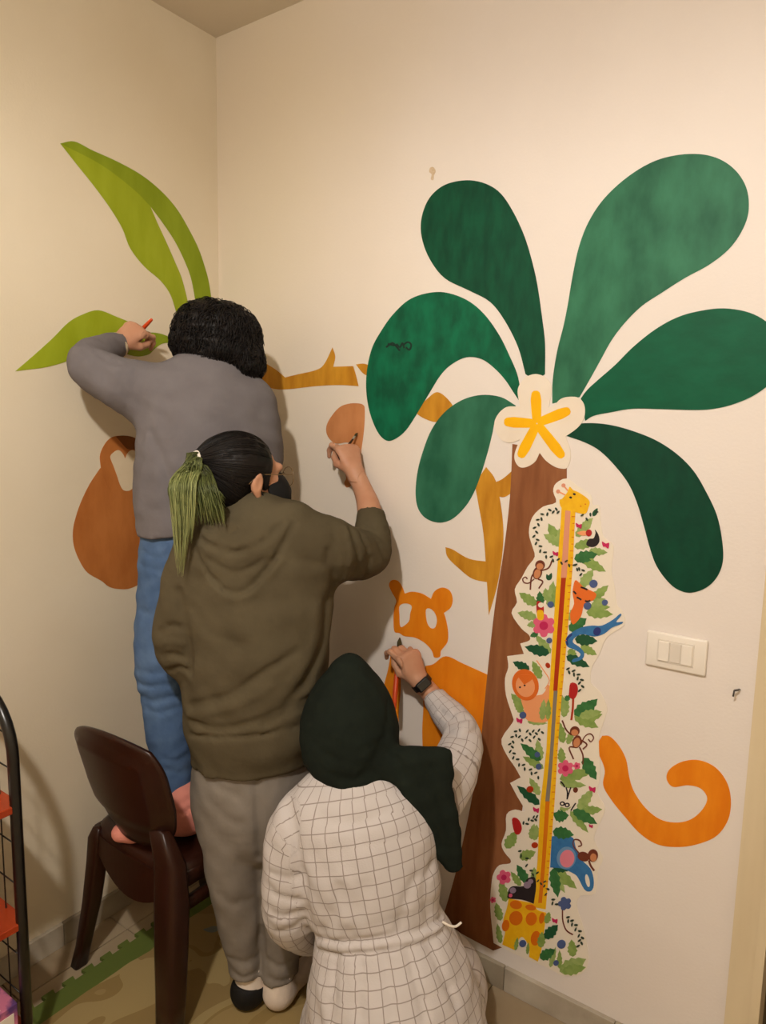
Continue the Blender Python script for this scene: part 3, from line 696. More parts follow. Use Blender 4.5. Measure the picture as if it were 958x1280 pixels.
m_metal = M('dark_metal', (60, 54, 46), rough=.4, spec=.6)
hk = on_y(925, 862)
nail = thing('wall_hook', 'small bent dark metal nail left of the door casing', 'nail', (hk[0], 0, hk[2]))
tube('shank', [(hk[0], 0, hk[2]), (hk[0] - .002, -.012, hk[2] + .002), (hk[0] - .008, -.016, hk[2] + .001)], .0022, m_metal, nail, 6)
tube('bent_tip', [(hk[0] - .008, -.016, hk[2] + .001), (hk[0] - .009, -.018, hk[2] - .012)], .002, m_metal, nail, 6)
m_stain = M('wall_scuff', (204, 180, 150), (216, 196, 168), rough=.9, scale=200)
tag(sheet('wall_scuff', [(538, 210), (542, 209), (545, 214), (543, 219), (542, 225), (539, 224), (540, 218), (537, 215)], 'R', .0006, m_stain), 'small brown scuff mark on the wall above the palm leaves', 'scuff mark')
# ================================================================== FOAM MAT
def mat_foam():
    m = M('printed_foam', (96, 116, 44), rough=.75, bump=.08, bscale=300)
    nt = m.node_tree; b = nt.nodes['Principled BSDF']
    tc = nt.nodes.new('ShaderNodeTexCoord')
    sep = nt.nodes.new('ShaderNodeSeparateXYZ'); nt.links.new(tc.outputs['Object'], sep.inputs[0])
    nz = nt.nodes.new('ShaderNodeTexNoise'); nz.inputs['Scale'].default_value = 3.4; nz.inputs['Detail'].default_value = 1.5; nz.inputs['Distortion'].default_value = 1.2
    nt.links.new(tc.outputs['Object'], nz.inputs['Vector'])
    rp = nt.nodes.new('ShaderNodeValToRGB'); cr = rp.color_ramp; cr.interpolation = 'CONSTANT'
    cols = [(0, (100, 110, 56)), (.34, (146, 122, 76)), (.42, (166, 144, 96)), (.52, (146, 122, 74)), (.57, (158, 134, 86)), (.66, (122, 128, 118))]
    cr.elements[0].position = 0; cr.elements[0].color = lin(cols[0][1]) + (1,)
    cr.elements[1].position = cols[1][0]; cr.elements[1].color = lin(cols[1][1]) + (1,)
    for p, c in cols[2:]:
        e = cr.elements.new(p); e.color = lin(c) + (1,)
    nt.links.new(nz.outputs['Fac'], rp.inputs[0])
    lt = nt.nodes.new('ShaderNodeMath'); lt.operation = 'LESS_THAN'; lt.inputs[1].default_value = 0.095
    ad = nt.nodes.new('ShaderNodeMath'); ad.operation = 'MULTIPLY_ADD'; ad.inputs[1].default_value = .06; nt.links.new(nz.outputs['Fac'], ad.inputs[0])
    nt.links.new(sep.outputs['X'], ad.inputs[2]); nt.links.new(ad.outputs[0], lt.inputs[0])
    mx = nt.nodes.new('ShaderNodeMix'); mx.data_type = 'RGBA'
    nt.links.new(lt.outputs[0], mx.inputs['Factor']); nt.links.new(rp.outputs[0], mx.inputs['A'])
    mx.inputs['B'].default_value = lin((94, 108, 46)) + (1,)
    nt.links.new(mx.outputs['Result'], b.inputs['Base Color'])
    return m
MZ = 0.010
def teeth(p0, p1, nrm, n):
    p0, p1 = np.array(p0, float), np.array(p1, float); out = []
    for i in range(n):
        for t, h in ((.0, 0), (.28, 0), (.22, .018), (.78, .018), (.72, 0)):
            out.append(p0 + (p1 - p0) * (i + t) / n + np.array(nrm) * h)
    return out
ml, mr, mt, mb_ = .165, .86, -.10, -1.36
edge = teeth((ml, mb_), (ml, mt), (-1, 0), 22) + [np.array((ml, mt))] + teeth((ml, mt), (mr, mt), (0, 1), 12) + teeth((mr, mt), (mr, mb_), (1, 0), 22) + [np.array((mr, mb_))]
n = len(edge)
V = [(p[0] - ml, p[1] - mt, MZ) for p in edge] + [(p[0] - ml, p[1] - mt, 0.0004) for p in edge]
tr = tessellate_polygon([[Vector((p[0], p[1], 0)) for p in edge]])
Fc = [tuple(t) for t in tr] + [(i, (i + 1) % n, (i + 1) % n + n, i + n) for i in range(n)]
fm = mk('foam_play_mat', V, Fc, mat_foam())
fm.location = (ml, mt, 0)
bm = bmesh.new(); bm.from_mesh(fm.data); bmesh.ops.recalc_face_normals(bm, faces=bm.faces); bm.to_mesh(fm.data); bm.free()
tag(fm, 'green and tan printed foam play mat with jigsaw edge under the chair', 'play mat')

# ================================================================== CHAIR
m_chair = M('brown_plastic', (48, 21, 11), (42, 18, 9), rough=.34, scale=4, spec=.35, bump=.02, bscale=30)
chair = thing('plastic_chair', 'dark brown moulded plastic chair that the curly-haired painter stands on', 'chair', (.36, -.42, 0))
def loft_rect(name, P, W, mat, parent, bev=.25, ax=(1, 0, 0)):
    """swept rounded-rectangle section: P points, W (half x, half y)"""
    V, Fc = [], []; n = 12
    for p, (a, b) in zip(P, W):
        for k in range(n):
            t = 2 * math.pi * (k + .5) / n
            c, s = math.cos(t), math.sin(t)
            e = .35
            V.append(np.array(p) + np.array([a * math.copysign(abs(c) ** e, c), b * math.copysign(abs(s) ** e, s), 0]))
    for i in range(len(P) - 1):
        for k in range(n):
            Fc.append((i * n + k, i * n + (k + 1) % n, (i + 1) * n + (k + 1) % n, (i + 1) * n + k))
    Fc.append(tuple(range(n - 1, -1, -1))); Fc.append(tuple((len(P) - 1) * n + k for k in range(n)))
    o = mk(name, V, Fc, mat, parent)
    bm = bmesh.new(); bm.from_mesh(o.data); bmesh.ops.recalc_face_normals(bm, faces=bm.faces); bm.to_mesh(o.data); bm.free()
    o.data.polygons.foreach_set('use_smooth', np.ones(len(o.data.polygons), dtype=bool))
    return o
SZ = .44
CXM = .355
# backrest: curved moulded panel
nu, nv = 28, 22
def back_pt(u, v, side):
    w = .150 + .031 * min(1, v / .4)
    e = abs(2 * v - 1)
    cut = max(0, (e - .45) / .55)
    w *= (1 - (.26 if v < .5 else .20) * cut ** 2.2)
    cx = CXM + .028 * v
    x = cx + u * w
    y = -.640 - .085 * v + .028 * u * u
    z = .475 + .325 * v - .03 * u * u * (v > .5) * (2 * v - 1) + .02 * u * u * (1 - v) + .018 * u * (v - .5)
    inset = .0
    if abs(u) < .74 and .20 < v < .82: inset = .008
    if abs(u) > .9 or v < .06 or v > .95: inset = -.004
    d = (.006 + (inset if side < 0 else -inset * .3))
    return (x, y + side * d, z)
V = [back_pt(-1 + 2 * i / nu, j / nv, s) for s in (-1, 1) for j in range(nv + 1) for i in range(nu + 1)]
Fc = []; off = (nu + 1) * (nv + 1)
for j in range(nv):
    for i in range(nu):
        a = j * (nu + 1) + i
        Fc.append((a, a + 1, a + nu + 2, a + nu + 1)); Fc.append((off + a, off + a + nu + 1, off + a + nu + 2, off + a + 1))
rim = [j * (nu + 1) for j in range(nv + 1)] + [nv * (nu + 1) + i for i in range(1, nu + 1)] + [j * (nu + 1) + nu for j in range(nv - 1, -1, -1)] + [i for i in range(nu - 1, 0, -1)]
for q in range(len(rim)):
    a, b = rim[q], rim[(q + 1) % len(rim)]
    Fc.append((a, b, b + off, a + off))
o = mk('backrest', V, Fc, m_chair, chair, smooth=True)
bm = bmesh.new(); bm.from_mesh(o.data); bmesh.ops.recalc_face_normals(bm, faces=bm.faces); bm.to_mesh(o.data); bm.free()
# seat: dished slab
def seat_geo():
    V, Fc = [], []; n = 40; rings = [0, .3, .6, .85, .95, 1.0]
    x0_, x1_, y0_, y1_ = .150, .526, -.630, -.215
    cx, cy, hx, hy = (x0_ + x1_) / 2, (y0_ + y1_) / 2, (x1_ - x0_) / 2, (y1_ - y0_) / 2
    def rp(t, r):
        c, s = math.cos(t), math.sin(t); e = .42
        return cx + hx * r * math.copysign(abs(c) ** e, c), cy + hy * r * math.copysign(abs(s) ** e, s)
    prof = [(.02, SZ - .010), (.3, SZ - .009), (.6, SZ - .006), (.85, SZ - .002), (.95, SZ), (1.0, SZ - .006), (1.01, SZ - .03), (1.0, SZ - .05), (.985, SZ - .05), (.98, SZ - .016), (.6, SZ - .018), (.02, SZ - .02)]
    for r, z in prof:
        for k in range(n):
            x, y = rp(2 * math.pi * k / n, r); V.append((x, y, z))
    for i in range(len(prof) - 1):
        for k in range(n):
            Fc.append((i * n + k, i * n + (k + 1) % n, (i + 1) * n + (k + 1) % n, (i + 1) * n + k))
    Fc.append(tuple(range(n))); Fc.append(tuple((len(prof) - 1) * n + k for k in range(n)))
    return V, Fc
V, Fc = seat_geo()
o = mk('seat', V, Fc, m_chair, chair, smooth=True)
bm = bmesh.new(); bm.from_mesh(o.data); bmesh.ops.recalc_face_normals(bm, faces=bm.faces); bm.to_mesh(o.data); bm.free()
loft_rect('leg', [(.112, -.646, 0), (.122, -.636, .06), (.150, -.622, .20), (.170, -.614, .33), (.180, -.616, .40), (.192, -.620, .435)],
          [(.017, .019), (.016, .018), (.019, .022), (.022, .023), (.022, .020), (.014, .010)], m_chair, chair)
loft_rect('leg', [(.520, -.652, MZ), (.518, -.645, .10), (.512, -.635, .25), (.508, -.628, .36), (.505, -.628, .46), (.485, -.642, .55)],
          [(.030, .024), (.033, .027), (.037, .030), (.040, .030), (.040, .024), (.03, .014)], m_chair, chair)
loft_rect('leg', [(.145, -.205, MZ), (.155, -.225, .2), (.170, -.245, .42)], [(.022, .022), (.028, .026), (.032, .032)], m_chair, chair)
loft_rect('leg', [(.525, -.205, MZ), (.517, -.225, .2), (.505, -.245, .42)], [(.022, .022), (.028, .026), (.030, .032)], m_chair, chair)
# rear apron (arched) and side rails with a slot
ap = []
for i in range(17):
    u = -1 + 2 * i / 16
    ap.append((.345 + u * .16, -.632 + .012 * u * u, SZ - .02, SZ - .135 + .07 * u * u))
V = []
for x, y, z1, z0 in ap: V += [(x, y - .006, z1), (x, y - .006, z0), (x, y + .006, z0), (x, y + .006, z1)]
Fc = [(i * 4 + k, i * 4 + (k + 1) % 4, (i + 1) * 4 + (k + 1) % 4, (i + 1) * 4 + k) for i in range(16) for k in range(4)]
mk('rear_apron', V, Fc, m_chair, chair, smooth=False)
for xs in (.160, .512):
    loft_rect('side_rail', [(xs, -.42, SZ - .125), (xs, -.42, SZ - .095)], [(.008, .19), (.010, .19)], m_chair, chair)
    loft_rect('side_rail', [(xs, -.42, SZ - .06), (xs, -.42, SZ - .02)], [(.010, .19), (.012, .19)], m_chair, chair)

# ================================================================== SHELF RACK
m_black = M('black_tube', (16, 14, 12), rough=.3, spec=.6)
m_board = M('red_brown_board', (176, 62, 16), (158, 50, 12), rough=.35, scale=5, stretch=(1, 8, 1), spec=.45)
rack = thing('shelf_rack', 'black tubular shelf rack with red-brown boards at the left edge', 'shelf', (.19, -1.2, 0))
def arch(y):
    P = [(.33, y, 0), (.33, y, .4), (.33, y, .79)] + [(.19 + .14 * math.cos(a), y, .79 + .14 * math.sin(a)) for a in np.linspace(.15, math.pi - .15, 15)] + [(.05, y, .79), (.05, y, .4), (.05, y, 0)]
    return P
YS = -.905
for y in (YS, -1.52): tube('side_frame', arch(y), .0125, m_black, rack, 12)
for z in (.115, .397, .681):
    box('shelf_board', (.045, -1.515, z - .018), (.336, YS + .012, z), m_board, rack, .002)
for y in (YS, -1.52):
    for x in (.12, .19, .26): tube('wire', [(x, y, .10), (x, y, .5), (x, y, .79 + math.sqrt(.14 ** 2 - (x - .19) ** 2))], .0018, m_black, rack, 6)
    for z in (.20, .30, .48, .58, .76, .84): tube('wire', [(.055, y, z), (.19, y, z), (.325, y, z)], .0018, m_black, rack, 6)
m_toyb = M('box_print', (92, 60, 118), (206, 120, 150), rough=.4, scale=14, contrast=(.45, .55))
m_wht = M('white_card', (236, 226, 212), rough=.6)
bx_ = thing('toy_box', 'purple and pink printed box on the bottom board of the rack', 'box', (.25, -1.04, .115))
box('carton', (.18, -1.16, .115), (.332, -.925, .205), m_toyb, bx_, .002)
box('label_panel', (.3318, -1.00, .135), (.3332, -.935, .185), m_wht, bx_)
box('label_panel', (.27, -1.02, .2046), (.325, -.96, .2062), m_wht, bx_)
pb = thing('white_packet', 'small white packet lying on the upper board of the rack', 'packet', (.29, -.99, .681))
box('packet', (.25, -1.06, .6812), (.318, -.955, .694), m_wht, pb, .004, 2)
box('flap', (.25, -.962, .688), (.318, -.940, .692), m_wht, pb, .001)
# ================================================================== SIGNED-DISTANCE MODELLING (people, cloth, hair)
class Field:
    def __init__(self, noise=None):
        self.P = []; self.folds = []; self.noise = noise
    def add(self, fn, lo_, hi_, k=.02, op='u'):
        self.P.append((fn, np.array(lo_, float), np.array(hi_, float), k, op)); return self
    def grid(self, lo_, hi_, h):
        n = np.ceil((hi_ - lo_) / h).astype(int) + 1
        ax = [lo_[i] + h * np.arange(n[i]) for i in range(3)]
        D = np.full(n, .2, np.float32)
        for fn, a, b, k, op in self.P:
            m = k + 3 * h
            i0 = np.clip(np.floor((a - m - lo_) / h).astype(int), 0, n); i1 = np.clip(np.ceil((b + m - lo_) / h).astype(int) + 1, 0, n)
            if np.any(i1 <= i0): continue
            X, Y, Z = np.meshgrid(*(ax[i][i0[i]:i1[i]] for i in range(3)), indexing='ij')
            d = fn(X, Y, Z)
            sl = tuple(slice(i0[i], i1[i]) for i in range(3))
            A = D[sl]
            if op == 'u':
                q = np.maximum(k - np.abs(A - d), 0) / k if k > 0 else 0
                D[sl] = np.minimum(A, d) - q * q * k * .25
            elif op == 's':
                q = np.maximum(k - np.abs(A + d), 0) / k if k > 0 else 0
                D[sl] = np.maximum(A, -d) + q * q * k * .25
            elif op == 'd':          # displacement
                D[sl] = A + d
        if self.noise is not None:
            X, Y, Z = np.meshgrid(*ax, indexing='ij')
            D = D + self.noise(X, Y, Z).astype(np.float32)
        return D, ax
    def bounds(self):
        return np.min([p[1] for p in self.P if p[4] == 'u'], axis=0), np.max([p[2] for p in self.P if p[4] == 'u'], axis=0)
    def fold(self, px, amp, sig, depth_hint=None):
        """crease (amp > 0) or ridge (amp < 0) drawn through pixels and dropped on the surface"""
        self.folds.append((px, amp, sig)); return self
    def bake_folds(self, h=.01):
        if not self.folds: return
        lo_, hi_ = self.bounds(); lo_ = lo_ - .03; hi_ = hi_ + .03
        nz, self.noise = self.noise, None
        D, ax = self.grid(lo_, hi_, h); self.noise = nz
        F, self.folds = self.folds, []
        for px, amp, sig in F:
            C = crom([np.array(p, float) for p in px], 5)
            ds = np.arange(1.2, 2.4, .004); pts = []
            for x, y in C:
                R_ = CAM + np.outer(ds, ray(x, y))
                I = np.round((R_ - lo_) / h).astype(int)
                ok = np.all((I >= 0) & (I < np.array(D.shape)), axis=1)
                v = np.where(ok, D[tuple(np.clip(I, 0, np.array(D.shape) - 1).T)], 1)
                j = np.argmax(v < 0)
                if v[j] < 0: pts.append(R_[j])
            if len(pts) < 2: continue
            pts = np.array(pts)
            # drop jumps
            seg = [(a, b) for a, b in zip(pts[:-1], pts[1:]) if np.linalg.norm(b - a) < .05]
            if not seg: continue
            def fn(X, Y, Z, seg=seg, amp=amp, sig=sig):
                best = None
                for a, b in seg:
                    u = b - a; L2 = u @ u + 1e-9
                    t = np.clip(((X - a[0]) * u[0] + (Y - a[1]) * u[1] + (Z - a[2]) * u[2]) / L2, 0, 1)
                    d2 = (X - a[0] - t * u[0]) ** 2 + (Y - a[1] - t * u[1]) ** 2 + (Z - a[2] - t * u[2]) ** 2
                    best = d2 if best is None else np.minimum(best, d2)
                return amp * np.exp(-best / (sig * sig))
            self.add(fn, pts.min(0) - 2.2 * sig, pts.max(0) + 2.2 * sig, 0.0, 'd')
    def mesh(self, h, lo_=None, hi_=None, cut=(), smooth=2):
        self.bake_folds()
        a, b = self.bounds()
        lo_ = a - 4 * h - .01 if lo_ is None else np.array(lo_, float); hi_ = b + 4 * h + .01 if hi_ is None else np.array(hi_, float)
        D, ax = self.grid(lo_, hi_, h)
        for cl, chh in cut:
            cl, chh = np.array(cl, float), np.array(chh, float)
            X, Y, Z = np.meshgrid(*ax, indexing='ij', sparse=True)
            dx = np.maximum(np.maximum(cl[0] - X, X - chh[0]), np.maximum(np.maximum(cl[1] - Y, Y - chh[1]), np.maximum(cl[2] - Z, Z - chh[2])))
            D = np.maximum(D, -(dx + .008))
        D[0], D[-1], D[:, 0], D[:, -1], D[:, :, 0], D[:, :, -1] = (.05,) * 6
        return surface_nets(D, np.array([q[0] for q in ax]), h, smooth)

def surface_nets(D, org, h, smooth):
    S_ = D < 0
    nx, ny, nz = D.shape
    c = [S_[i:nx - 1 + i, j:ny - 1 + j, k:nz - 1 + k] for i in (0, 1) for j in (0, 1) for k in (0, 1)]
    alls = c[0].copy(); anys = c[0].copy()
    for q in c[1:]: alls &= q; anys |= q
    mask = anys & ~alls
    I = np.argwhere(mask)
    idx = np.full(mask.shape, -1, np.int64); idx[tuple(I.T)] = np.arange(len(I))
    acc = np.zeros((len(I), 3)); cnt = np.zeros(len(I))
    corner = [np.array((i, j, k)) for i in (0, 1) for j in (0, 1) for k in (0, 1)]
    vals = [D[tuple((I + q).T)] for q in corner]
    for a in range(8):
        for b in range(a + 1, 8):
            if np.abs(corner[a] - corner[b]).sum() != 1: continue
            va, vb = vals[a], vals[b]
            m = (va < 0) != (vb < 0)
            t = np.where(m, va / np.where(m, va - vb, 1), 0)
            p = corner[a] + t[:, None] * (corner[b] - corner[a])
            acc[m] += p[m]; cnt[m] += 1
    V = org + h * (I + acc / cnt[:, None])
    quads = []
    for ax_ in range(3):
        o = [0, 0, 0]; o[ax_] = 1
        A = S_[:nx - o[0], :ny - o[1], :nz - o[2]]; B = S_[o[0]:, o[1]:, o[2]:]
        E_ = np.argwhere(A != B)
        u, v = [(1, 2), (2, 0), (0, 1)][ax_]
        lim = np.array(mask.shape)
        E_ = E_[(E_[:, u] >= 1) & (E_[:, v] >= 1) & (E_[:, u] < lim[u]) & (E_[:, v] < lim[v]) & (E_[:, ax_] < lim[ax_])]
        du = np.zeros(3, int); du[u] = 1; dv = np.zeros(3, int); dv[v] = 1
        q = np.stack([idx[tuple((E_ - du - dv).T)], idx[tuple((E_ - dv).T)], idx[tuple(E_.T)], idx[tuple((E_ - du).T)]], 1)
        inside = S_[tuple(E_.T)]
        q[~inside] = q[~inside][:, ::-1]
        quads.append(q)
    Qd = np.concatenate(quads)
    Qd = Qd[(Qd >= 0).all(1)]
    n = len(V)
    for _ in range(smooth):
        for lam in (.5, -.52):
            s = np.zeros((n, 3)); k_ = np.zeros(n)
            for a, b in ((0, 1), (1, 2), (2, 3), (3, 0)):
                for x, y in ((a, b), (b, a)):
                    for d in range(3): s[:, d] += np.bincount(Qd[:, x], V[Qd[:, y], d], n)
                    k_ += np.bincount(Qd[:, x], minlength=n)
            V = V + lam * (s / np.maximum(k_, 1)[:, None] - V)
    return V, Qd

def cone(f, p0, r0, p1, r1, k=.02, op='u', clips=()):
    p0, p1 = np.array(p0, float), np.array(p1, float); u = p1 - p0; L2 = u @ u + 1e-12
    def fn(X, Y, Z):
        t = np.clip(((X - p0[0]) * u[0] + (Y - p0[1]) * u[1] + (Z - p0[2]) * u[2]) / L2, 0, 1)
        d = np.sqrt((X - p0[0] - t * u[0]) ** 2 + (Y - p0[1] - t * u[1]) ** 2 + (Z - p0[2] - t * u[2]) ** 2) - (r0 + (r1 - r0) * t)
        for cp, cn in clips: d = np.maximum(d, (X - cp[0]) * cn[0] + (Y - cp[1]) * cn[1] + (Z - cp[2]) * cn[2])
        return d
    r = max(r0, r1)
    f.add(fn, np.minimum(p0, p1) - r, np.maximum(p0, p1) + r, k, op)
def chain(f, pts, k=.02, clips=(), sub_=3):
    """round limb through (point, radius) pairs, smoothed"""
    C = crom([np.append(np.asarray(p, float), r) for p, r in pts], sub_)
    loft(f, [(c[:3], c[3], c[3]) for c in C], (1, 0, 0), k, clips, sub_=0)
def ellip(f, c, rad, R=np.eye(3), k=.02, op='u', clips=()):
    c = np.array(c, float); R = np.array(R, float); rad = np.array(rad, float)
    def fn(X, Y, Z):
        x, y, z = X - c[0], Y - c[1], Z - c[2]
        q = [(x * R[0, i] + y * R[1, i] + z * R[2, i]) / rad[i] for i in range(3)]
        g = np.sqrt(q[0] ** 2 + q[1] ** 2 + q[2] ** 2) + 1e-9
        g2 = np.sqrt((q[0] / rad[0]) ** 2 + (q[1] / rad[1]) ** 2 + (q[2] / rad[2]) ** 2) + 1e-9
        d = g * (g - 1) / g2
        for cp, cn in clips: d = np.maximum(d, (X - cp[0]) * cn[0] + (Y - cp[1]) * cn[1] + (Z - cp[2]) * cn[2])
        return d
    e = np.sqrt(((R * rad) ** 2).sum(1))
    f.add(fn, c - e, c + e, k, op)
def loft(f, secs, lat, k=.02, clips=(), sub_=3, op='u', sq=2.0):
    """body of elliptical sections: secs = [(point, half width along lat, half depth)]"""
    lat = unit(lat)
    C = crom([np.append(np.asarray(p, float), [a, b]) for p, a, b in secs], sub_) if sub_ else np.array([np.append(p, [a, b]) for p, a, b in secs])
    def fn(X, Y, Z):
        best = None
        for i in range(len(C) - 1):
            p0, p1 = C[i, :3], C[i + 1, :3]; u = p1 - p0; L2 = u @ u + 1e-12; L = math.sqrt(L2); ud = u / L
            la = lat - ud * (lat @ ud)
            la = unit(la) if np.linalg.norm(la) > .05 else unit(np.cross(ud, [.3, .9, .2]))
            nn = np.cross(ud, la)
            x, y, z = X - p0[0], Y - p0[1], Z - p0[2]
            s = (x * ud[0] + y * ud[1] + z * ud[2])
            t = np.clip(s / L, 0, 1)
            e = s - t * L
            a = C[i, 3] + (C[i + 1, 3] - C[i, 3]) * t; b = C[i, 4] + (C[i + 1, 4] - C[i, 4]) * t
            w1 = (x * la[0] + y * la[1] + z * la[2]) / a; w2 = (x * nn[0] + y * nn[1] + z * nn[2]) / b
            mn = np.minimum(a, b)
            if sq != 2.0: rr = (np.abs(w1) ** sq + np.abs(w2) ** sq + np.abs(e / mn) ** sq) ** (1 / sq)
            else: rr = np.sqrt(w1 * w1 + w2 * w2 + (e / mn) ** 2)
            d = (rr - 1) * mn
            best = d if best is None else np.minimum(best, d)
        for cp, cn in clips: best = np.maximum(best, (X - cp[0]) * cn[0] + (Y - cp[1]) * cn[1] + (Z - cp[2]) * cn[2])
        return best
    r = np.maximum(C[:, 3], C[:, 4])[:, None]
    f.add(fn, (C[:, :3] - r).min(0), (C[:, :3] + r).max(0), k, op)
def wrinkle(seed, amp, wl, stretch=(1, 1, 1), n=7):
    rs = np.random.RandomState(seed)
    K = rs.normal(size=(n, 3)); K /= np.linalg.norm(K, axis=1)[:, None]
    K = K * np.array(stretch) * (2 * math.pi / wl) * rs.uniform(.6, 1.5, (n, 1)); ph = rs.uniform(0, 6.28, n)
    def fn(X, Y, Z):
        s = 0
        for q, p in zip(K, ph): s = s + np.sin(X * q[0] + Y * q[1] + Z * q[2] + p)
        return amp * s / math.sqrt(n)
    return fn

# ------------------------------------------------------------------ head and hand in local frames
def frame(fwd, up=(0, 0, 1)):
    """columns: right, forward, up"""
    fwd = unit(fwd); r = unit(np.cross(fwd, up)); u = np.cross(r, fwd)
    return np.stack([r, fwd, u], 1)
def head(f, c, R, s=1.0):
    c = np.array(c, float)
    W = lambda x, y, z: c + R @ (np.array([x, y, z]) * s)
    E_ = lambda p, r, k=.02, op='u', rot=None: ellip(f, W(*p), np.array(r) * s, R if rot is None else R @ rot, k * s, op)
    E_((0, -.014, .028), (.073, .092, .078))
    E_((0, .026, -.030), (.061, .062, .082), .03)
    E_((0, .048, -.088), (.040, .040, .028), .03)
    for sx in (-1, 1):
        E_((sx * .036, .062, -.030), (.026, .026, .028), .02)
        E_((sx * .030, .094, .006), (.015, .010, .010), .008, 's')
        E_((sx * .010, .100, -.036), (.009, .009, .008), .006)
        rot = np.array(Matrix.Rotation(math.radians(sx * -12), 3, 'Z') @ Matrix.Rotation(math.radians(-12), 3, 'X'))
        E_((sx * .080, -.008, -.008), (.008, .0155, .028), .006, 'u', rot)
        E_((sx * .077, -.004, -.036), (.006, .009, .010), .006)
        E_((sx * .0890, -.004, -.006), (.0062, .0085, .017), .004, 's', rot)
    cone(f, W(-.032, .083, .024), .010 * s, W(.032, .083, .024), .010 * s, .015)
    cone(f, W(0, .086, .012), .008 * s, W(0, .108, -.032), .012 * s, .012)
    cone(f, W(-.018, .088, -.062), .007 * s, W(.018, .088, -.062), .007 * s, .008)
    cone(f, W(-.015, .087, -.072), .008 * s, W(.015, .087, -.072), .008 * s, .008)
    return W
def eyes(W, R, parent, s=1.0):
    for sx in (-1, 1):
        e = mk('eye', *blob_geo(W(sx * .030, .0690, .005), (.0115 * s,) * 3, R, 12, 8), m_eye, parent, smooth=True)
        mk('iris', *blob_geo(W(sx * .030, .0785, .005), (.0055 * s, .003 * s, .0055 * s), R, 10, 6), m_iris, e, smooth=True)
def hand(f, w, Yd, Zd, side, curl, thumb, spread=4, s=.92, k=.006):
    """w wrist, Yd towards the fingers, Zd back of the hand, side +1 left / -1 right (thumb along +X*side)"""
    Y_ = unit(Yd); Z_ = np.array(Zd, float); Z_ = unit(Z_ - Y_ * (Z_ @ Y_)); X_ = np.cross(Y_, Z_) * side
    w = np.array(w, float)
    W = lambda x, y, z: w + (X_ * x + Y_ * y + Z_ * z) * s
    loft(f, [(W(0, -.02, 0), .025 * s, .019 * s), (W(0, .01, 0), .028 * s, .018 * s), (W(.001, .045, .002), .037 * s, .015 * s), (W(0, .084, 0), .039 * s, .0125 * s)], X_, .012, sub_=2)
    tips = {}
    F4 = [('index', .029, .086, (.040, .025, .021), 1), ('middle', .0095, .090, (.044, .029, .022), .3), ('ring', -.010, .087, (.041, .027, .021), -.4), ('little', -.0285, .079, (.032, .020, .019), -1.2)]
    for i, (nm, x, y, Ls, sp) in enumerate(F4):
        p = W(x, y - .008, 0); a = 0; r = .0092 if i < 3 else .0080
        sa = math.radians(sp * spread)
        for j, L in enumerate(Ls):
            a += math.radians(curl[i][j])
            d = (Y_ * math.cos(a) - Z_ * math.sin(a)); d = unit(d + X_ * math.sin(sa))
            p2 = p + d * L * s * (1.2 if j == 0 else 1)
            cone(f, p, r * s, p2, (r - .0008) * s, k if j else .010)
            p = p2; r -= .0008
        tips[nm] = p
    P = [W(*q) for q in thumb]
    rr = [.0135, .0115, .0100, .0085]
    for j in range(len(P) - 1): cone(f, P[j], rr[j] * s, P[j + 1], rr[j + 1] * s, .010 if j == 0 else .005)
    tips['thumb'] = P[-1]; tips['W'] = W
    return tips
def body_mesh(name, f, mat, parent, h, fine):
    """coarse body with finer boxes (hands, face), one mesh"""
    V, Qd = f.mesh(h, cut=[(np.array(a) , np.array(b)) for a, b, _ in fine])
    VV, QQ = [V], [Qd]; o = len(V)
    for a, b, hf in fine:
        v, q = f.mesh(hf, a, b)
        VV.append(v); QQ.append(q + o); o += len(v)
    return mk_quads(name, np.concatenate(VV), np.concatenate(QQ), mat, parent)

m_skin = M('skin', (196, 146, 116), (188, 134, 104), rough=.5, scale=20, spec=.35, bump=.03, bscale=300)
m_skin.node_tree.nodes['Principled BSDF'].inputs['Subsurface Weight'].default_value = .08
m_skin.node_tree.nodes['Principled BSDF'].inputs['Subsurface Radius'].default_value = (.02, .008, .004)
m_eye = M('eye_white', (235, 230, 222), rough=.2)
m_iris = M('iris', (50, 30, 18), rough=.2)
def fabric(name, a, b, bump=.25, bs=350, sheen=.0, scale=10): return M(name, a, b, rough=.95, scale=scale, bump=min(1, bump * 1.7), bscale=bs * .16, bdetail=7.0, spec=.1, sheen=sheen)
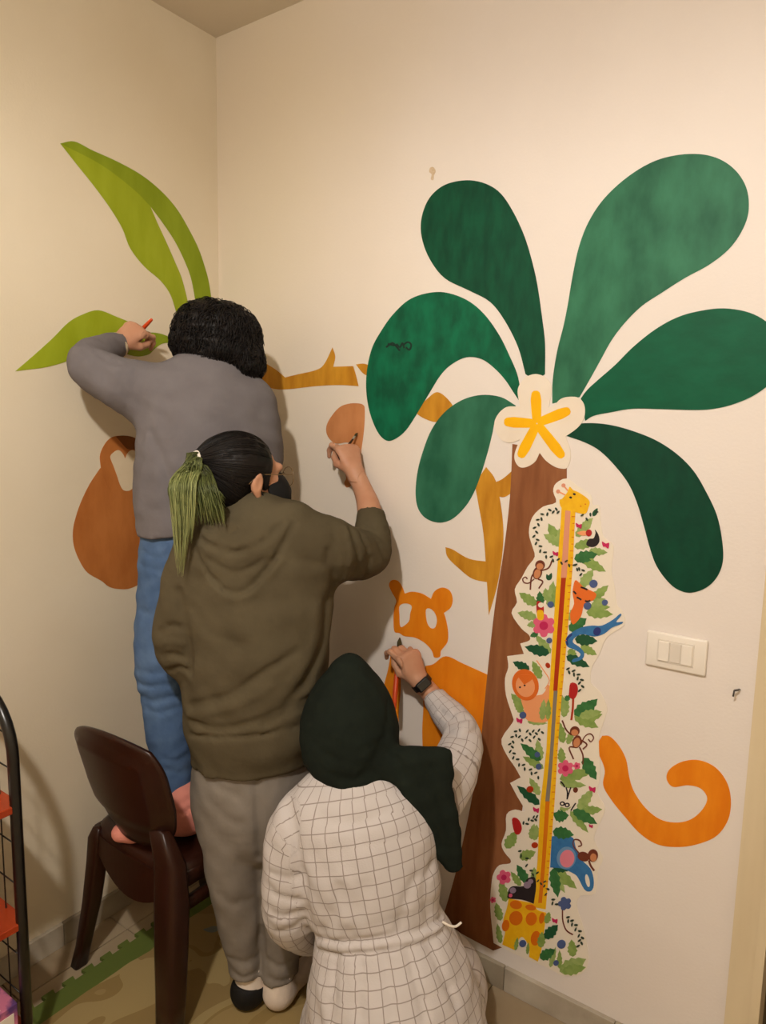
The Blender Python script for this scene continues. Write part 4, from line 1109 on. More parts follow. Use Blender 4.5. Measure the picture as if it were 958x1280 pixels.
# ================================================================== HAIR HELPERS
def field_at(f, P):
    X, Y, Z = P[:, 0], P[:, 1], P[:, 2]
    D = np.full(len(P), .2)
    for fn, a, b, k, op in f.P:
        d = fn(X, Y, Z)
        if op == 'u':
            q = np.maximum(k - np.abs(D - d), 0) / max(k, 1e-6); D = np.minimum(D, d) - q * q * k * .25
        elif op == 's':
            q = np.maximum(k - np.abs(D + d), 0) / max(k, 1e-6); D = np.maximum(D, -d) + q * q * k * .25
    return D
def field_grad(f, P, e=.004):
    G = np.stack([field_at(f, P + e * np.eye(3)[i]) - field_at(f, P - e * np.eye(3)[i]) for i in range(3)], 1)
    return G / (np.linalg.norm(G, axis=1)[:, None] + 1e-9)
def to_surface(f, P, off=0.0, n=4):
    for _ in range(n):
        P = P - field_grad(f, P) * (field_at(f, P) - off)[:, None]
    return P
def strand_mesh(S_, rad, sides=3):
    """S_ (N,K,3) strands -> tubes"""
    N, K, _ = S_.shape
    T_ = np.gradient(S_, axis=1); T_ /= np.linalg.norm(T_, axis=2)[..., None] + 1e-9
    ref = np.array([.31, .42, .85]); A = np.cross(T_, ref); A /= np.linalg.norm(A, axis=2)[..., None] + 1e-9
    B = np.cross(T_, A)
    rad = np.broadcast_to(np.asarray(rad, float), (N, K))
    V = np.stack([S_ + rad[..., None] * (math.cos(2 * math.pi * s / sides) * A + math.sin(2 * math.pi * s / sides) * B) for s in range(sides)], 2)
    i = (np.arange(N)[:, None, None] * K + np.arange(K - 1)[None, :, None]) * sides
    s = np.arange(sides)[None, None, :]; s2 = (s + 1) % sides
    Qd = np.stack([i + s, i + s2, i + sides + s2, i + sides + s], -1).reshape(-1, 4)
    return V.reshape(-1, 3), Qd
def merge(*L):
    VV, QQ, o = [], [], 0
    for v, q in L: VV.append(v); QQ.append(q + o); o += len(v)
    return np.concatenate(VV), np.concatenate(QQ)
m_hair = M('dark_hair', (24, 18, 16), (17, 13, 11), rough=.55, scale=30, spec=.25)
HM = .02

# ================================================================== PERSON IN THE GREY SWEATER (on the chair)
F1 = unit([-.85, .52, 0]); L1 = unit([.52, .85, 0])
p1 = thing('person', 'person with dark curly hair in grey sweater and jeans standing on the chair, painting', 'person', (.40, -.42, SZ))
f = Field()
heelL = np.array([.412, -.490, SZ + .040]); toeL = np.array([.322, -.602, SZ + .034])
heelR = np.array([.46, -.33, SZ + .040]); toeR = np.array([.37, -.36, SZ + .030])
hc1 = Q(270, 430, 1.955)
R1 = frame(unit([-.86, .35, .05]))
W1 = head(f, hc1, R1, 1.0)
chain(f, [(W1(0, -.02, -.07), .050), (Q(264, 475, 1.915), .052), (Q(264, 500, 1.91), .06)], .02)
loft(f, [(Q(264, 492, 1.91), .12, .07), (Q(262, 540, 1.91), .15, .095), (Q(258, 600, 1.91), .135, .09), (Q(255, 655, 1.915), .135, .095), (Q(252, 705, 1.92), .15, .105)], L1, .03)
chain(f, [(Q(210, 497, 1.87), .05), (Q(160, 484, 1.835), .043), (Q(110, 462, 1.82), .036)], .02)
wr1 = Q(147, 429, 1.968)
chain(f, [(Q(110, 462, 1.82), .036), (Q(128, 445, 1.90), .033), (wr1, .024)], .015)
tp1 = hand(f, wr1, Q(176, 408, 2.008) - wr1, -CF + .25 * CU, 1, [(48, 50, 35), (55, 55, 38), (60, 58, 40), (62, 58, 40)],
           [(.020, .018, -.008), (.042, .048, -.022), (.040, .076, -.036), (.030, .098, -.044)], s=.90)
chain(f, [(Q(318, 508, 1.935), .05), (Q(330, 575, 1.98), .042), (Q(322, 600, 2.08), .034), (Q(290, 590, 2.14), .024)], .02)
hand(f, Q(290, 590, 2.14), Q(265, 580, 2.17) - Q(290, 590, 2.14), -CF + CU, -1, [(30, 30, 20)] * 4, [(.020, .018, -.008), (.042, .048, -.022), (.044, .074, -.030), (.040, .094, -.034)], s=.88)
for pts in ([(Q(224, 715, 1.905), .078), (Q(210, 790, 1.895), .070), (Q(205, 858, 1.885), .054), (Q(211, 915, 1.89), .050), (Q(220, 985, 1.90), .036), (heelL + [0, 0, .05], .030)],
            [(Q(285, 720, 1.97), .078), (Q(282, 790, 1.99), .070), (Q(276, 858, 2.01), .054), (Q(272, 915, 2.02), .050), (heelR + [.0, .0, .10], .036), (heelR + [0, 0, .04], .034)]):
    chain(f, pts, .02)
for a, b in ((heelL, toeL), (heelR, toeR)):
    cone(f, a - [0, 0, .01], .026, b - [0, 0, .008], .024, .02); cone(f, b - [0, 0, .01], .023, b + unit(b - a) * .03 - [0, 0, .012], .02, .01)
hb = np.array([wr1, Q(185, 400, 2.07), tp1['index'], tp1['thumb'], tp1['little']])
bo = body_mesh('body', f, m_skin, p1, .009, [(hb.min(0) - .03, hb.max(0) + .03, .0032)])
eyes(W1, R1, bo)
# sweater
m_grey = fabric('grey_sweater_knit', (118, 113, 115), (110, 105, 107), .3, 260)
g = Field(wrinkle(3, .0016, .075))
hem1 = Q(255, 661, 1.91)
hn1 = unit(np.array([0, 0, -1.0]) + .10 * CRH)
loft(g, [(Q(266, 462, 1.91), .075, .065), (Q(264, 484, 1.905), .135, .092), (Q(262, 530, 1.905), .182, .125), (Q(259, 590, 1.905), .190, .132), (Q(256, 640, 1.91), .182, .130), (Q(255, 672, 1.91), .168, .122)], L1, .03, clips=[(hem1, hn1)])
cuff1 = Q(146, 431, 1.978); cd1 = unit(cuff1 - Q(128, 445, 1.89))
loft(g, [(Q(225, 500, 1.885), .085, .085), (Q(190, 493, 1.865), .080, .080), (Q(150, 479, 1.835), .068, .068), (Q(113, 459, 1.82), .055, .055), (Q(116, 448, 1.86), .052, .052), (Q(132, 438, 1.93), .045, .045), (cuff1, .037, .037)], (0, 0, 1), .045, clips=[(cuff1, cd1)])
chain(g, [(Q(312, 505, 1.93), .070), (Q(326, 570, 1.975), .060), (Q(322, 602, 2.07), .048), (Q(300, 594, 2.12), .036)], .03, clips=[(Q(298, 593, 2.125), unit(Q(290, 590, 2.14) - Q(310, 596, 2.1)))])
g.fold([(190, 540), (205, 580), (218, 630)], .006, .012).fold([(183, 545), (180, 590), (176, 635)], -.004, .014)
g.fold([(130, 470), (165, 500), (205, 520)], .004, .014).fold([(120, 440), (135, 452), (150, 455)], .006, .008)
g.fold([(100, 430), (112, 445), (130, 462)], .004, .008).fold([(215, 500), (260, 530), (300, 560)], .002, .02).fold([(230, 640), (280, 630), (320, 600)], .004, .014)
sw1 = mk_quads('sweater', *g.mesh(.006), m_grey, p1)
m_cream = fabric('cream_rib', (222, 204, 172), (214, 194, 160))
cf = Field(); chain(cf, [(cuff1 - cd1 * .012, .0375), (cuff1 + cd1 * .004, .033)], .01, clips=[(cuff1 + cd1 * .006, cd1)])
mk_quads('cuff', *cf.mesh(.0045), m_cream, sw1)['label'] = 'cream cuff'
# jeans
m_jean = fabric('blue_denim', (92, 116, 150), (76, 100, 136), .25, 300, scale=14)
j = Field(wrinkle(11, .0012, .05))
loft(j, [(Q(256, 640, 1.915), .150, .108), (Q(252, 690, 1.92), .163, .118), (Q(250, 735, 1.925), .150, .110)], L1, .03)
lc = Q(221, 990, 1.90); ld_ = unit(lc - Q(213, 930, 1.893))
loft(j, [(Q(226, 705, 1.905), .094, .09), (Q(211, 780, 1.895), .088, .084), (Q(206, 838, 1.885), .076, .073), (Q(208, 868, 1.888), .066, .066), (Q(212, 915, 1.89), .062, .062), (Q(218, 965, 1.897), .049, .049), (Q(222, 1005, 1.90), .045, .045)], CRH, .03, clips=[(lc, ld_)])
chain(j, [(Q(288, 715, 1.97), .09), (Q(284, 790, 1.99), .082), (Q(277, 858, 2.01), .064), (Q(272, 915, 2.02), .060), (heelR + [0, 0, .09], .045)], .03, clips=[(heelR + [0, 0, .115], np.array([0, 0, -1.0]))])
for q, a, s in (([(166, 850), (185, 858), (215, 856)], .007, .007), ([(170, 868), (190, 876), (230, 868)], .006, .007), ([(172, 838), (195, 842), (220, 836)], .004, .007), ([(176, 884), (200, 890), (232, 882)], .004, .007),
                ([(178, 690), (200, 697), (222, 690)], .003, .006), ([(176, 705), (200, 714), (225, 712)], .003, .006), ([(205, 960), (222, 966), (238, 962)], .003, .006), ([(200, 945), (215, 951), (236, 944)], .003, .006), ([(172, 760), (190, 770), (210, 800)], .003, .01)):
    j.fold(q, a, s)
jo = mk_quads('jeans', *j.mesh(.006), m_jean, p1)
# socks
m_pink = fabric('pink_sock_knit', (226, 148, 132), (214, 134, 118), .3, 260)
for (a, b, top) in ((heelL, toeL, Q(220, 978, 1.90)), (heelR, toeR, heelR + [0, 0, .10])):
    s_ = Field()
    d = unit(b - a)
    chain(s_, [(top, .042), (a + [0, 0, .040] + d * .012, .042), (a + d * .008, .041)], .02)
    cone(s_, a - [0, 0, .002], .036, b - [0, 0, .004], .032, .025); cone(s_, b - [0, 0, .005], .031, b + d * .032 - [0, 0, .010], .023, .02)
    s_.add(lambda X, Y, Z: (SZ - .0005) - Z, a - .5, a + .5, 0.0, 's') if False else None
    if a is heelL:
        s_.fold([(205, 1000), (222, 1006), (238, 998)], .003, .005).fold([(204, 1012), (222, 1017), (240, 1010)], .003, .005)
    mk_quads('sock', *s_.mesh(.005), m_pink, p1)
# curly hair
hf = Field(wrinkle(5, .0035, .026))
Rb = np.stack([CRH, CFH, UP], 1)
ellip(hf, Q(262, 416, 1.94), (.094, .112, .088), Rb, .03)
ellip(hf, Q(248, 432, 1.92), (.066, .08, .052), Rb, .03)
ellip(hf, Q(290, 424, 1.945), (.078, .105, .088), Rb, .03)
ellip(hf, Q(310, 455, 1.92), (.042, .06, .050), Rb, .03)
ellip(hf, Q(275, 440, 1.90), (.08, .07, .042), Rb, .03)
rs = np.random.RandomState(4)
def curls(f_, n, lo_, hi_, K, step, amp, turns, sd, pull):
    rs = np.random.RandomState(sd)
    P = lo_ + rs.uniform(size=(n * 3, 3)) * (hi_ - lo_)
    P = P[np.abs(field_at(f_, P)) < .05][:n]
    P = to_surface(f_, P, -.002)
    S_ = [P]; D0 = rs.normal(size=P.shape) * .5 + np.array(pull)
    for i in range(K - 1):
        G = field_grad(f_, S_[-1]); d = D0 - G * (D0 * G).sum(1)[:, None]; d /= np.linalg.norm(d, axis=1)[:, None] + 1e-6
        q = S_[-1] + d * step
        S_.append(to_surface(f_, q, .001, 1) * .75 + q * .25)
    S_ = np.stack(S_, 1)
    T_ = np.gradient(S_, axis=1); T_ /= np.linalg.norm(T_, axis=2)[..., None] + 1e-9
    A = np.cross(T_, [.3, .5, .8]); A /= np.linalg.norm(A, axis=2)[..., None]; B = np.cross(T_, A)
    ph = rs.uniform(0, 6.28, (len(P), 1)) + np.linspace(0, 1, K)[None] * turns * 6.28 * rs.uniform(.7, 1.3, (len(P), 1))
    am = amp * rs.uniform(.5, 1.3, (len(P), 1)) * np.linspace(.5, 1, K)[None]
    return S_ + (am * np.cos(ph))[..., None] * A + (am * np.sin(ph))[..., None] * B
a, b = hf.bounds()
cs = curls(hf, 1300, a - .01, b + .01, 26, .0058, .0085, 2.0, 9, (.1, -.1, -1.0))
mk_quads('hair', *merge(hf.mesh(.006), strand_mesh(cs, .0015 * np.linspace(1, .45, 26)[None])), m_hair, p1)
# brush in the hand
m_red = M('red_handle', (214, 74, 26), rough=.35, spec=.5)
m_bris = M('bristle', (70, 60, 30), rough=.8)
m_ferr = M('ferrule', (150, 140, 120), rough=.3, spec=.7)
def brush(label, a, b, r, m_h):
    """a handle end, b bristle tip"""
    a, b = np.array(a, float), np.array(b, float); t = thing('paintbrush', label, 'paintbrush', tuple(a))
    W = lambda u: a + (b - a) * u
    tube('handle', [W(0), W(.02), W(.3), W(.6), W(.78)], [r * .5, r * .85, r * 1.15, r, r * .7], m_h, t, 10)
    tube('ferrule', [W(.77), W(.88)], r * .85, m_ferr, t, 10)
    tube('bristles', [W(.875), W(.94), W(1)], [r * .9, r * 1.0, r * .2], m_bris, t, 10)
    return t
gp = (tp1['index'] + tp1['thumb']) / 2
brush('short orange-red paintbrush in the raised hand beside the curly hair', Q(190, 399, 1.985), on_x(160, 430, .004), .0052, m_red)

# ================================================================== PERSON IN THE OLIVE HOODIE
p2 = thing('person', 'person in olive hoodie and grey sweatpants with green ponytail, painting with raised arm', 'person', (.65, -.42, MZ))
f = Field()
hc2 = Q(305, 597, 1.725)
R2 = frame(unit(.77 * CRH + .64 * CFH + .02 * UP))
W2 = head(f, hc2, R2, .98)
chain(f, [(W2(0, -.022, -.06), .050), (Q(318, 655, 1.71), .052), (Q(320, 685, 1.71), .06)], .02)
loft(f, [(Q(322, 685, 1.72), .12, .07), (Q(322, 740, 1.73), .15, .095), (Q(320, 830, 1.745), .135, .09), (Q(316, 920, 1.77), .135, .10), (Q(316, 985, 1.79), .145, .11)], CRH, .03)
chain(f, [(Q(398, 685, 1.72), .05), (Q(432, 692, 1.80), .044), (Q(462, 692, 1.88), .037)], .02)
wr2 = Q(444, 590, 1.985)
chain(f, [(Q(462, 692, 1.88), .037), (Q(462, 640, 1.935), .034), (Q(455, 615, 1.97), .028), (wr2, .0235)], .015)
tp2 = hand(f, wr2, Q(432, 553, 2.008) - wr2, -CF + .55 * CR, -1, [(42, 62, 40), (58, 70, 45), (66, 72, 45), (70, 72, 45)],
           [(.018, .016, -.008), (.038, .044, -.024), (.034, .072, -.038), (.022, .094, -.044)], s=.90)
chain(f, [(Q(243, 690, 1.72), .05), (Q(224, 800, 1.715), .040), (Q(262, 845, 1.82), .032), (Q(295, 850, 1.88), .024)], .02)
hand(f, Q(292, 850, 1.87), CRH + .3 * CFH, CFH, 1, [(15, 15, 10)] * 4, [(.020, .018, -.008), (.042, .048, -.018), (.046, .074, -.022), (.044, .094, -.026)], s=.86)
hL, tL = np.array([.603, -.462, MZ + .042]), np.array([.585, -.300, MZ + .032])
hR, tR = np.array([.672, -.425, MZ + .042]), np.array([.668, -.262, MZ + .032])
chain(f, [(Q(287, 1000, 1.785), .074), (Q(299, 1110, 1.82), .052), (Q(307, 1190, 1.855), .032), (hL + [0, .012, .07], .026), (hL + [0, .008, .03], .026)], .02)
chain(f, [(Q(345, 1000, 1.80), .078), (Q(350, 1110, 1.845), .056), (Q(351, 1190, 1.858), .032), (hR + [0, .012, .07], .026), (hR + [0, .008, .03], .026)], .02)
for a, b in ((hL, tL), (hR, tR)):
    cone(f, a - [0, 0, .008], .026, b - [0, 0, .006], .022, .02); cone(f, b - [0, 0, .006], .022, b + unit(b - a) * .03 - [0, 0, .010], .017, .01)
hb = np.array([wr2, tp2['index'], tp2['thumb'], tp2['little'], tp2['middle']])
fine2 = [(hb.min(0) - .03, hb.max(0) + .03, .0032), (hc2 - [.14, .14, .13], hc2 + [.14, .14, .11], .0042)]
bo2 = body_mesh('body', f, m_skin, p2, .009, fine2)
eyes(W2, R2, bo2, .98)
# hoodie
m_olive = fabric('olive_fleece', (90, 81, 62), (82, 73, 55), .3, 220)
g = Field(wrinkle(21, .0016, .085))
hem2 = Q(314, 947, 1.765)
loft(g, [(Q(316, 650, 1.715), .082, .075), (Q(320, 678, 1.715), .150, .105), (Q(320, 735, 1.725), .188, .130), (Q(319, 800, 1.735), .184, .135), (Q(318, 860, 1.75), .178, .138), (Q(317, 905, 1.76), .170, .138)], CRH, .03)
loft(g, [(Q(317, 900, 1.76), .158, .130), (Q(315, 930, 1.765), .149, .122), (Q(314, 960, 1.77), .146, .120)], CRH, .012, clips=[(hem2, unit(np.array([0, 0, -1]) + .05 * CRH))])
# raised right sleeve, pushed up to the elbow
cuff2 = Q(464, 640, 1.935); cd2 = unit(cuff2 - Q(465, 672, 1.905))
loft(g, [(Q(372, 685, 1.71), .088, .088), (Q(402, 686, 1.73), .083, .083), (Q(432, 691, 1.80), .073, .073), (Q(460, 692, 1.875), .061, .061), (Q(465, 670, 1.905), .052, .052), (cuff2, .036, .036)], (0, 0, 1), .045, clips=[(cuff2, cd2)])
# left sleeve
loft(g, [(Q(262, 690, 1.72), .085, .085), (Q(244, 715, 1.715), .072, .072), (Q(229, 765, 1.71), .064, .064), (Q(224, 808, 1.715), .059, .059), (Q(248, 830, 1.78), .052, .052), (Q(280, 845, 1.86), .045, .045)], (0, 0, 1), .035)
# hood lying on the back, collar round the neck
loft(g, [(Q(248, 664, 1.70), .030, .034), (Q(268, 676, 1.645), .038, .04), (Q(300, 684, 1.625), .042, .045), (Q(335, 670, 1.635), .040, .045), (Q(362, 650, 1.68), .034, .042), (Q(372, 640, 1.735), .026, .034)], (0, 0, 1), .025)
loft(g, [(Q(300, 668, 1.65), .085, .045), (Q(300, 700, 1.632), .088, .040), (Q(298, 728, 1.628), .045, .022)], CRH, .018)
FO = [([(240, 678), (252, 705), (275, 733), (296, 741), (318, 730), (345, 697), (368, 655)], .009, .007), ([(242, 684), (256, 712), (278, 741), (298, 749), (322, 737), (350, 702)], -.004, .010),
      ([(248, 672), (285, 690), (325, 680), (352, 655)], .007, .008), ([(262, 700), (295, 716), (330, 700)], .003, .008), ([(255, 662), (275, 666), (295, 662)], .004, .006),
      ([(440, 660), (448, 690), (446, 722)], .010, .008), ([(453, 668), (462, 700), (455, 726)], .007, .008), ([(432, 660), (438, 690), (430, 730)], -.006, .009), ([(455, 650), (468, 658), (484, 662)], .005, .007), ([(472, 675), (478, 690), (484, 706)], .004, .007),
      ([(410, 752), (405, 800), (385, 850), (360, 880)], .007, .014), ([(395, 760), (390, 810), (365, 850)], -.004, .016), ([(240, 882), (290, 868), (330, 840), (372, 815)], .006, .011), ([(238, 895), (290, 884), (340, 858)], -.004, .012),
      ([(240, 900), (270, 912), (310, 905), (350, 890), (395, 868)], .006, .010), ([(330, 905), (365, 890), (395, 878)], .005, .009), ([(238, 918), (280, 922), (330, 918), (385, 905)], .008, .005),
      ([(222, 740), (232, 790), (240, 840)], .010, .010), ([(200, 790), (214, 782), (230, 785)], .007, .008), ([(197, 806), (212, 802), (232, 806)], -.004, .008), ([(202, 822), (216, 818), (236, 824)], .007, .008), ([(212, 838), (224, 834), (238, 838)], .006, .007),
      ([(410, 690), (418, 720), (414, 748)], .006, .012), ([(240, 760), (262, 790), (300, 806)], .003, .016), ([(380, 700), (400, 705), (420, 700)], .003, .012)]
for px_, am_, sg_ in FO: g.fold(px_, am_ * 1.45, sg_ * .92)
ho = mk_quads('hoodie', *g.mesh(.0058), m_olive, p2)
# sweatpants
m_sweat = fabric('grey_sweatpants', (134, 126, 117), (125, 117, 108), .25, 240)
j = Field(wrinkle(31, .0016, .07))
loft(j, [(Q(316, 930, 1.775), .142, .115), (Q(316, 985, 1.79), .155, .125), (Q(316, 1020, 1.80), .145, .115)], CRH, .03)
cl, cr_ = Q(308, 1211, 1.858), Q(350, 1214, 1.866)
loft(j, [(Q(287, 985, 1.78), .090, .098), (Q(293, 1060, 1.795), .078, .086), (Q(299, 1130, 1.825), .065, .07), (Q(305, 1190, 1.850), .046, .054), (Q(309, 1245, 1.860), .042, .050)], CRH, .010, clips=[(cl, np.array([0, 0, -1.0]))])
loft(j, [(Q(346, 985, 1.795), .090, .098), (Q(351, 1060, 1.82), .080, .088), (Q(354, 1130, 1.845), .070, .073), (Q(351, 1190, 1.855), .050, .056), (Q(349, 1245, 1.866), .046, .052)], CRH, .010, clips=[(cr_, np.array([0, 0, -1.0]))])
for q, a, s in (([(321, 960), (324, 1040), (327, 1120), (329, 1200)], .012, .008), ([(255, 960), (275, 985), (300, 995)], .004, .010), ([(300, 955), (310, 975), (320, 990)], .004, .008), ([(262, 1000), (280, 1020), (300, 1030)], .003, .012),
                ([(285, 1195), (300, 1203), (322, 1198)], .005, .008), ([(288, 1215), (305, 1221), (322, 1215)], .005, .007), ([(332, 1200), (350, 1208), (372, 1200)], .005, .008), ([(334, 1222), (352, 1226), (370, 1220)], .006, .005), ([(276, 1120), (292, 1130), (312, 1125)], .003, .012)):
    j.fold(q, a, s)
mk_quads('sweatpants', *j.mesh(.006), m_sweat, p2)
m_sock = fabric('white_sock_knit', (226, 212, 198), (216, 200, 186), .3, 260)
m_shoe = M('black_slipper', (18, 16, 15), rough=.7)
for a, b, top in ((hL, tL, hL + [.0, .012, .08]), (hR, tR, hR + [-.004, .012, .08])):
    s_ = Field(); d = unit(b - a)
    chain(s_, [(top, .028), (a + [0, 0, .05] + d * .008, .037), (a + d * .006, .039)], .02)
    cone(s_, a - [0, 0, .001], .033, b - [0, 0, .003], .028, .025); cone(s_, b - [0, 0, .004], .027, b + d * .03 - [0, 0, .006], .020, .02)
    mk_quads('sock', *s_.mesh(.005), m_sock, p2)
s_ = Field(); d = unit(tL - hL)
chain(s_, [(hL + [0, -.004, .000], .046), (hL + d * .02, .045), (hL + d * .1, .036), (tL + d * .03 + [0, 0, .004], .031)], .02, clips=[(hL + [0, 0, .022], unit(np.array([.0, .20, 1.0]))), ((0, 0, MZ), np.array([0, 0, -1.0]))])
mk_quads('slipper', *s_.mesh(.005), m_shoe, p2)['label'] = 'black slipper on one foot'
# hair: swept back cap, tie, green ponytail
hf = Field(wrinkle(8, .0008, .02))
s2 = .98
def EL(p, r, k=.02, clips=()): ellip(hf, W2(*p), np.array(r) * s2, R2, k, 'u', clips)
nf = lambda v: R2 @ unit(v)
EL((0, -.022, .034), (.082, .096, .082), .02, [(W2(0, .060, .06), nf((0, .8, -.35)))])
EL((0, -.060, -.020), (.068, .058, .058), .03)
for sx in (-1, 1): EL((sx * .056, -.014, .032), (.027, .055, .044), .02)
for sx in (-1, 1): EL((sx * .064, .022, .000), (.012, .012, .030), .012)
tie = W2(0, -.122, .045)
cone(hf, W2(0, -.09, .040), .045, tie, .022, .03)
# combed strands
rs = np.random.RandomState(12)
a, b = hf.bounds()
P = a + rs.uniform(size=(3000, 3)) * (b - a)
P = P[np.abs(field_at(hf, P)) < .03][:650]
P = to_surface(hf, P, .0003)
S_ = [P]
for i in range(15):
    dd = tie - S_[-1]; dist = np.linalg.norm(dd, axis=1)[:, None]; dd = dd / (dist + 1e-6)
    q = S_[-1] + dd * np.minimum(.010, dist * .5)
    S_.append(to_surface(hf, q, .0006, 1))
S_ = np.stack(S_, 1)
hcap = merge(hf.mesh(.0048), strand_mesh(S_, .0013 * np.linspace(.6, 1, 16)[None]))
hair2 = mk_quads('hair', *hcap, m_hair, p2)
m_tie = M('white_hair_tie', (230, 222, 208), rough=.7)
tn = R2 @ unit((0, -1, .25)); ta = unit(np.cross(tn, CU)); tb = np.cross(tn, ta)
ring = [tie + tn * .006 + (.0200 * (math.cos(t) * ta + math.sin(t) * tb)) for t in np.linspace(0, 2 * math.pi, 25)]
tube('hair_tie', ring, .0060, m_tie, hair2, 8)['label'] = 'white hair tie'
# ponytail strands with dyed green lengths
m_pony = M('green_dyed_hair', (104, 118, 52), rough=.5, spec=.35)
nt = m_pony.node_tree; at = nt.nodes.new('ShaderNodeAttribute'); at.attribute_name = 'dye'
rp = nt.nodes.new('ShaderNodeValToRGB')
for e, (p_, c_) in zip((rp.color_ramp.elements[0], rp.color_ramp.elements[1]), ((0.0, (44, 42, 24)), (1.0, (150, 154, 98)))): e.position = p_; e.color = lin(c_) + (1,)
e = rp.color_ramp.elements.new(.35); e.color = lin((78, 84, 42)) + (1,)
e = rp.color_ramp.elements.new(.7); e.color = lin((112, 120, 68)) + (1,)
nt.links.new(at.outputs['Fac'], rp.inputs[0]); nt.links.new(rp.outputs[0], nt.nodes['Principled BSDF'].inputs['Base Color'])
rs = np.random.RandomState(33); N, K = 1700, 20
SS = []; DY = []; tt = np.linspace(0, 1, K)
tpx = 256.0
for i in range(N):
    u = rs.uniform(-1, 1); w = rs.uniform(-1, 1); kind = i % 4
    p0_ = tie - tn * .01 + .013 * (u * ta + w * tb); pa_ = tie + tn * .022 + .017 * (u * ta + w * tb)
    if kind == 0:        # shorter lengths under the tail, over the back of the neck
        ex, ey = 262 + 20 * u, rs.uniform(615, 658); m1 = Q(250 + 9 * u, 587 + 5 * rs.uniform(-1, 1), 1.612 - .018 * w); m2 = Q(252 + 18 * u, 605, 1.592 + .02 * w)
    else:
        ln = rs.beta(2.2, 2.0); ex, ey = 231 + (17 - 9 * ln) * u, 618 + 62 * ln
        if i % 23 == 1: ex, ey = 227 + 5 * u, rs.uniform(680, 722)
        m1 = Q(240 + 11 * u + 2 * rs.uniform(-1, 1), 582 - 5 * u + 5 * rs.uniform(-1, 1), 1.608 - .020 * w); m2 = Q(229 + 17 * u, 604, 1.588 + .022 * w)
    m3 = Q((ex + 229 + 19 * u) / 2 if kind else (ex + 254 + 18 * u) / 2, (604 + ey) / 2 + 4, 1.592 + .024 * w)
    e_ = Q(ex, ey, 1.602 + .022 * w)
    c_ = crom([p0_, pa_, m1, m2, m3, e_], 6)
    SS.append(c_[np.linspace(0, len(c_) - 1, K).astype(int)])
    lt_ = (ey - 560) / 110
    DY.append(np.clip(tt * lt_ * 1.05 + rs.normal() * .13 + (.14 if kind else -.05), 0, 1))
SS = np.array(SS); SS += .0025 * np.sin(tt[None, :, None] * 9 + rs.uniform(0, 6, (N, 1, 3))) * tt[None, :, None]
v_, q_ = strand_mesh(SS, .0012 * np.array([.8] + [1] * (K - 4) + [.8, .5, .2])[None])
mk_quads('ponytail', v_, q_, m_pony, hair2, attrs={'dye': np.repeat(np.array(DY).ravel(), 3)})['label'] = 'green-dyed ponytail'
# mask and glasses
m_mask = M('black_mask_cloth', (20, 19, 20), rough=.8)
mk_ = Field()
cl_ = [(W2(0, .024, 0), nf((0, -1, -.25))), (W2(0, .09, .006), nf((0, .30, 1)))]
ellip(mk_, W2(0, .048, -.052), np.array((.073, .078, .076)) * s2, R2, .01, 'u', cl_)
cone(mk_, W2(0, .094, -.008), .013, W2(0, .116, -.040), .016, .02)
msk = mk_quads('face_mask', *mk_.mesh(.0042), m_mask, p2); msk['label'] = 'black face mask'
for sx in (-1, 1):
    for za, zb in ((-.018, .012), (-.085, -.030)):
        tube('ear_loop', crom([W2(sx * .056, .045, za), W2(sx * .072, .02, (za + zb) / 2), W2(sx * .079, .002, zb * .8), W2(sx * .078, -.004, zb * .6)], 4), .0016, m_mask, msk, 6)
m_wire = M('thin_metal_rim', (120, 92, 56), rough=.3, spec=.7)
gl = None
for sx in (-1, 1):
    cx = W2(sx * .033, .112, .000)
    rg = [cx + R2 @ (np.array([.0245 * math.cos(t), -abs(.0245 * math.cos(t)) * .12, .0235 * math.sin(t)])) for t in np.linspace(0, 2 * math.pi, 29)]
    if gl is None: gl = tube('glasses', rg, .0011, m_wire, p2, 6); gl['label'] = 'thin round wire glasses'
    else: tube('rim', rg, .0011, m_wire, gl, 6)
    tube('temple', crom([W2(sx * .057, .108, .006), W2(sx * .076, .05, .010), W2(sx * .082, -.005, .012), W2(sx * .080, -.03, -.008)], 4), .0011, m_wire, gl, 6)
tube('bridge', [W2(-.009, .114, .004), W2(0, .117, .006), W2(.009, .114, .004)], .0011, m_wire, gl, 6)
m_darkh = M('dark_handle', (58, 36, 20), rough=.4, spec=.4)
brush('thin dark paintbrush touching the tan blob on the wall', Q(421, 577, 2.005), on_y(447, 541, -.004), .0040, m_darkh)
# ================================================================== KNEELING PERSON IN THE CHECKED SHIRT
LAT3 = unit([.90, .43, 0])
p3 = thing('person', 'kneeling person in dark headscarf and white checked shirt dress painting the tiger', 'person', (1.02, -.42, 0))
f = Field()
hc3 = Q(440, 902, 1.655)
R3 = frame(unit([-.45, .88, .06]))
W3 = head(f, hc3, R3, .98)
chain(f, [(W3(0, -.02, -.07), .050), (Q(443, 975, 1.625), .055), (Q(446, 1000, 1.61), .06)], .02)
loft(f, [(Q(447, 1006, 1.615), .105, .06), (Q(450, 1045, 1.60), .15, .09), (Q(462, 1105, 1.59), .13, .09), (Q(476, 1160, 1.585), .12, .085), (Q(488, 1230, 1.58), .15, .12)], LAT3, .03)
wr3 = Q(525, 851, 1.940)
chain(f, [(Q(528, 1010, 1.64), .040), (Q(567, 962, 1.738), .036), (Q(578, 920, 1.828), .030)], .02)
chain(f, [(Q(578, 920, 1.828), .030), (Q(558, 891, 1.895), .028), (Q(538, 866, 1.94), .027), (wr3, .0235)], .015)
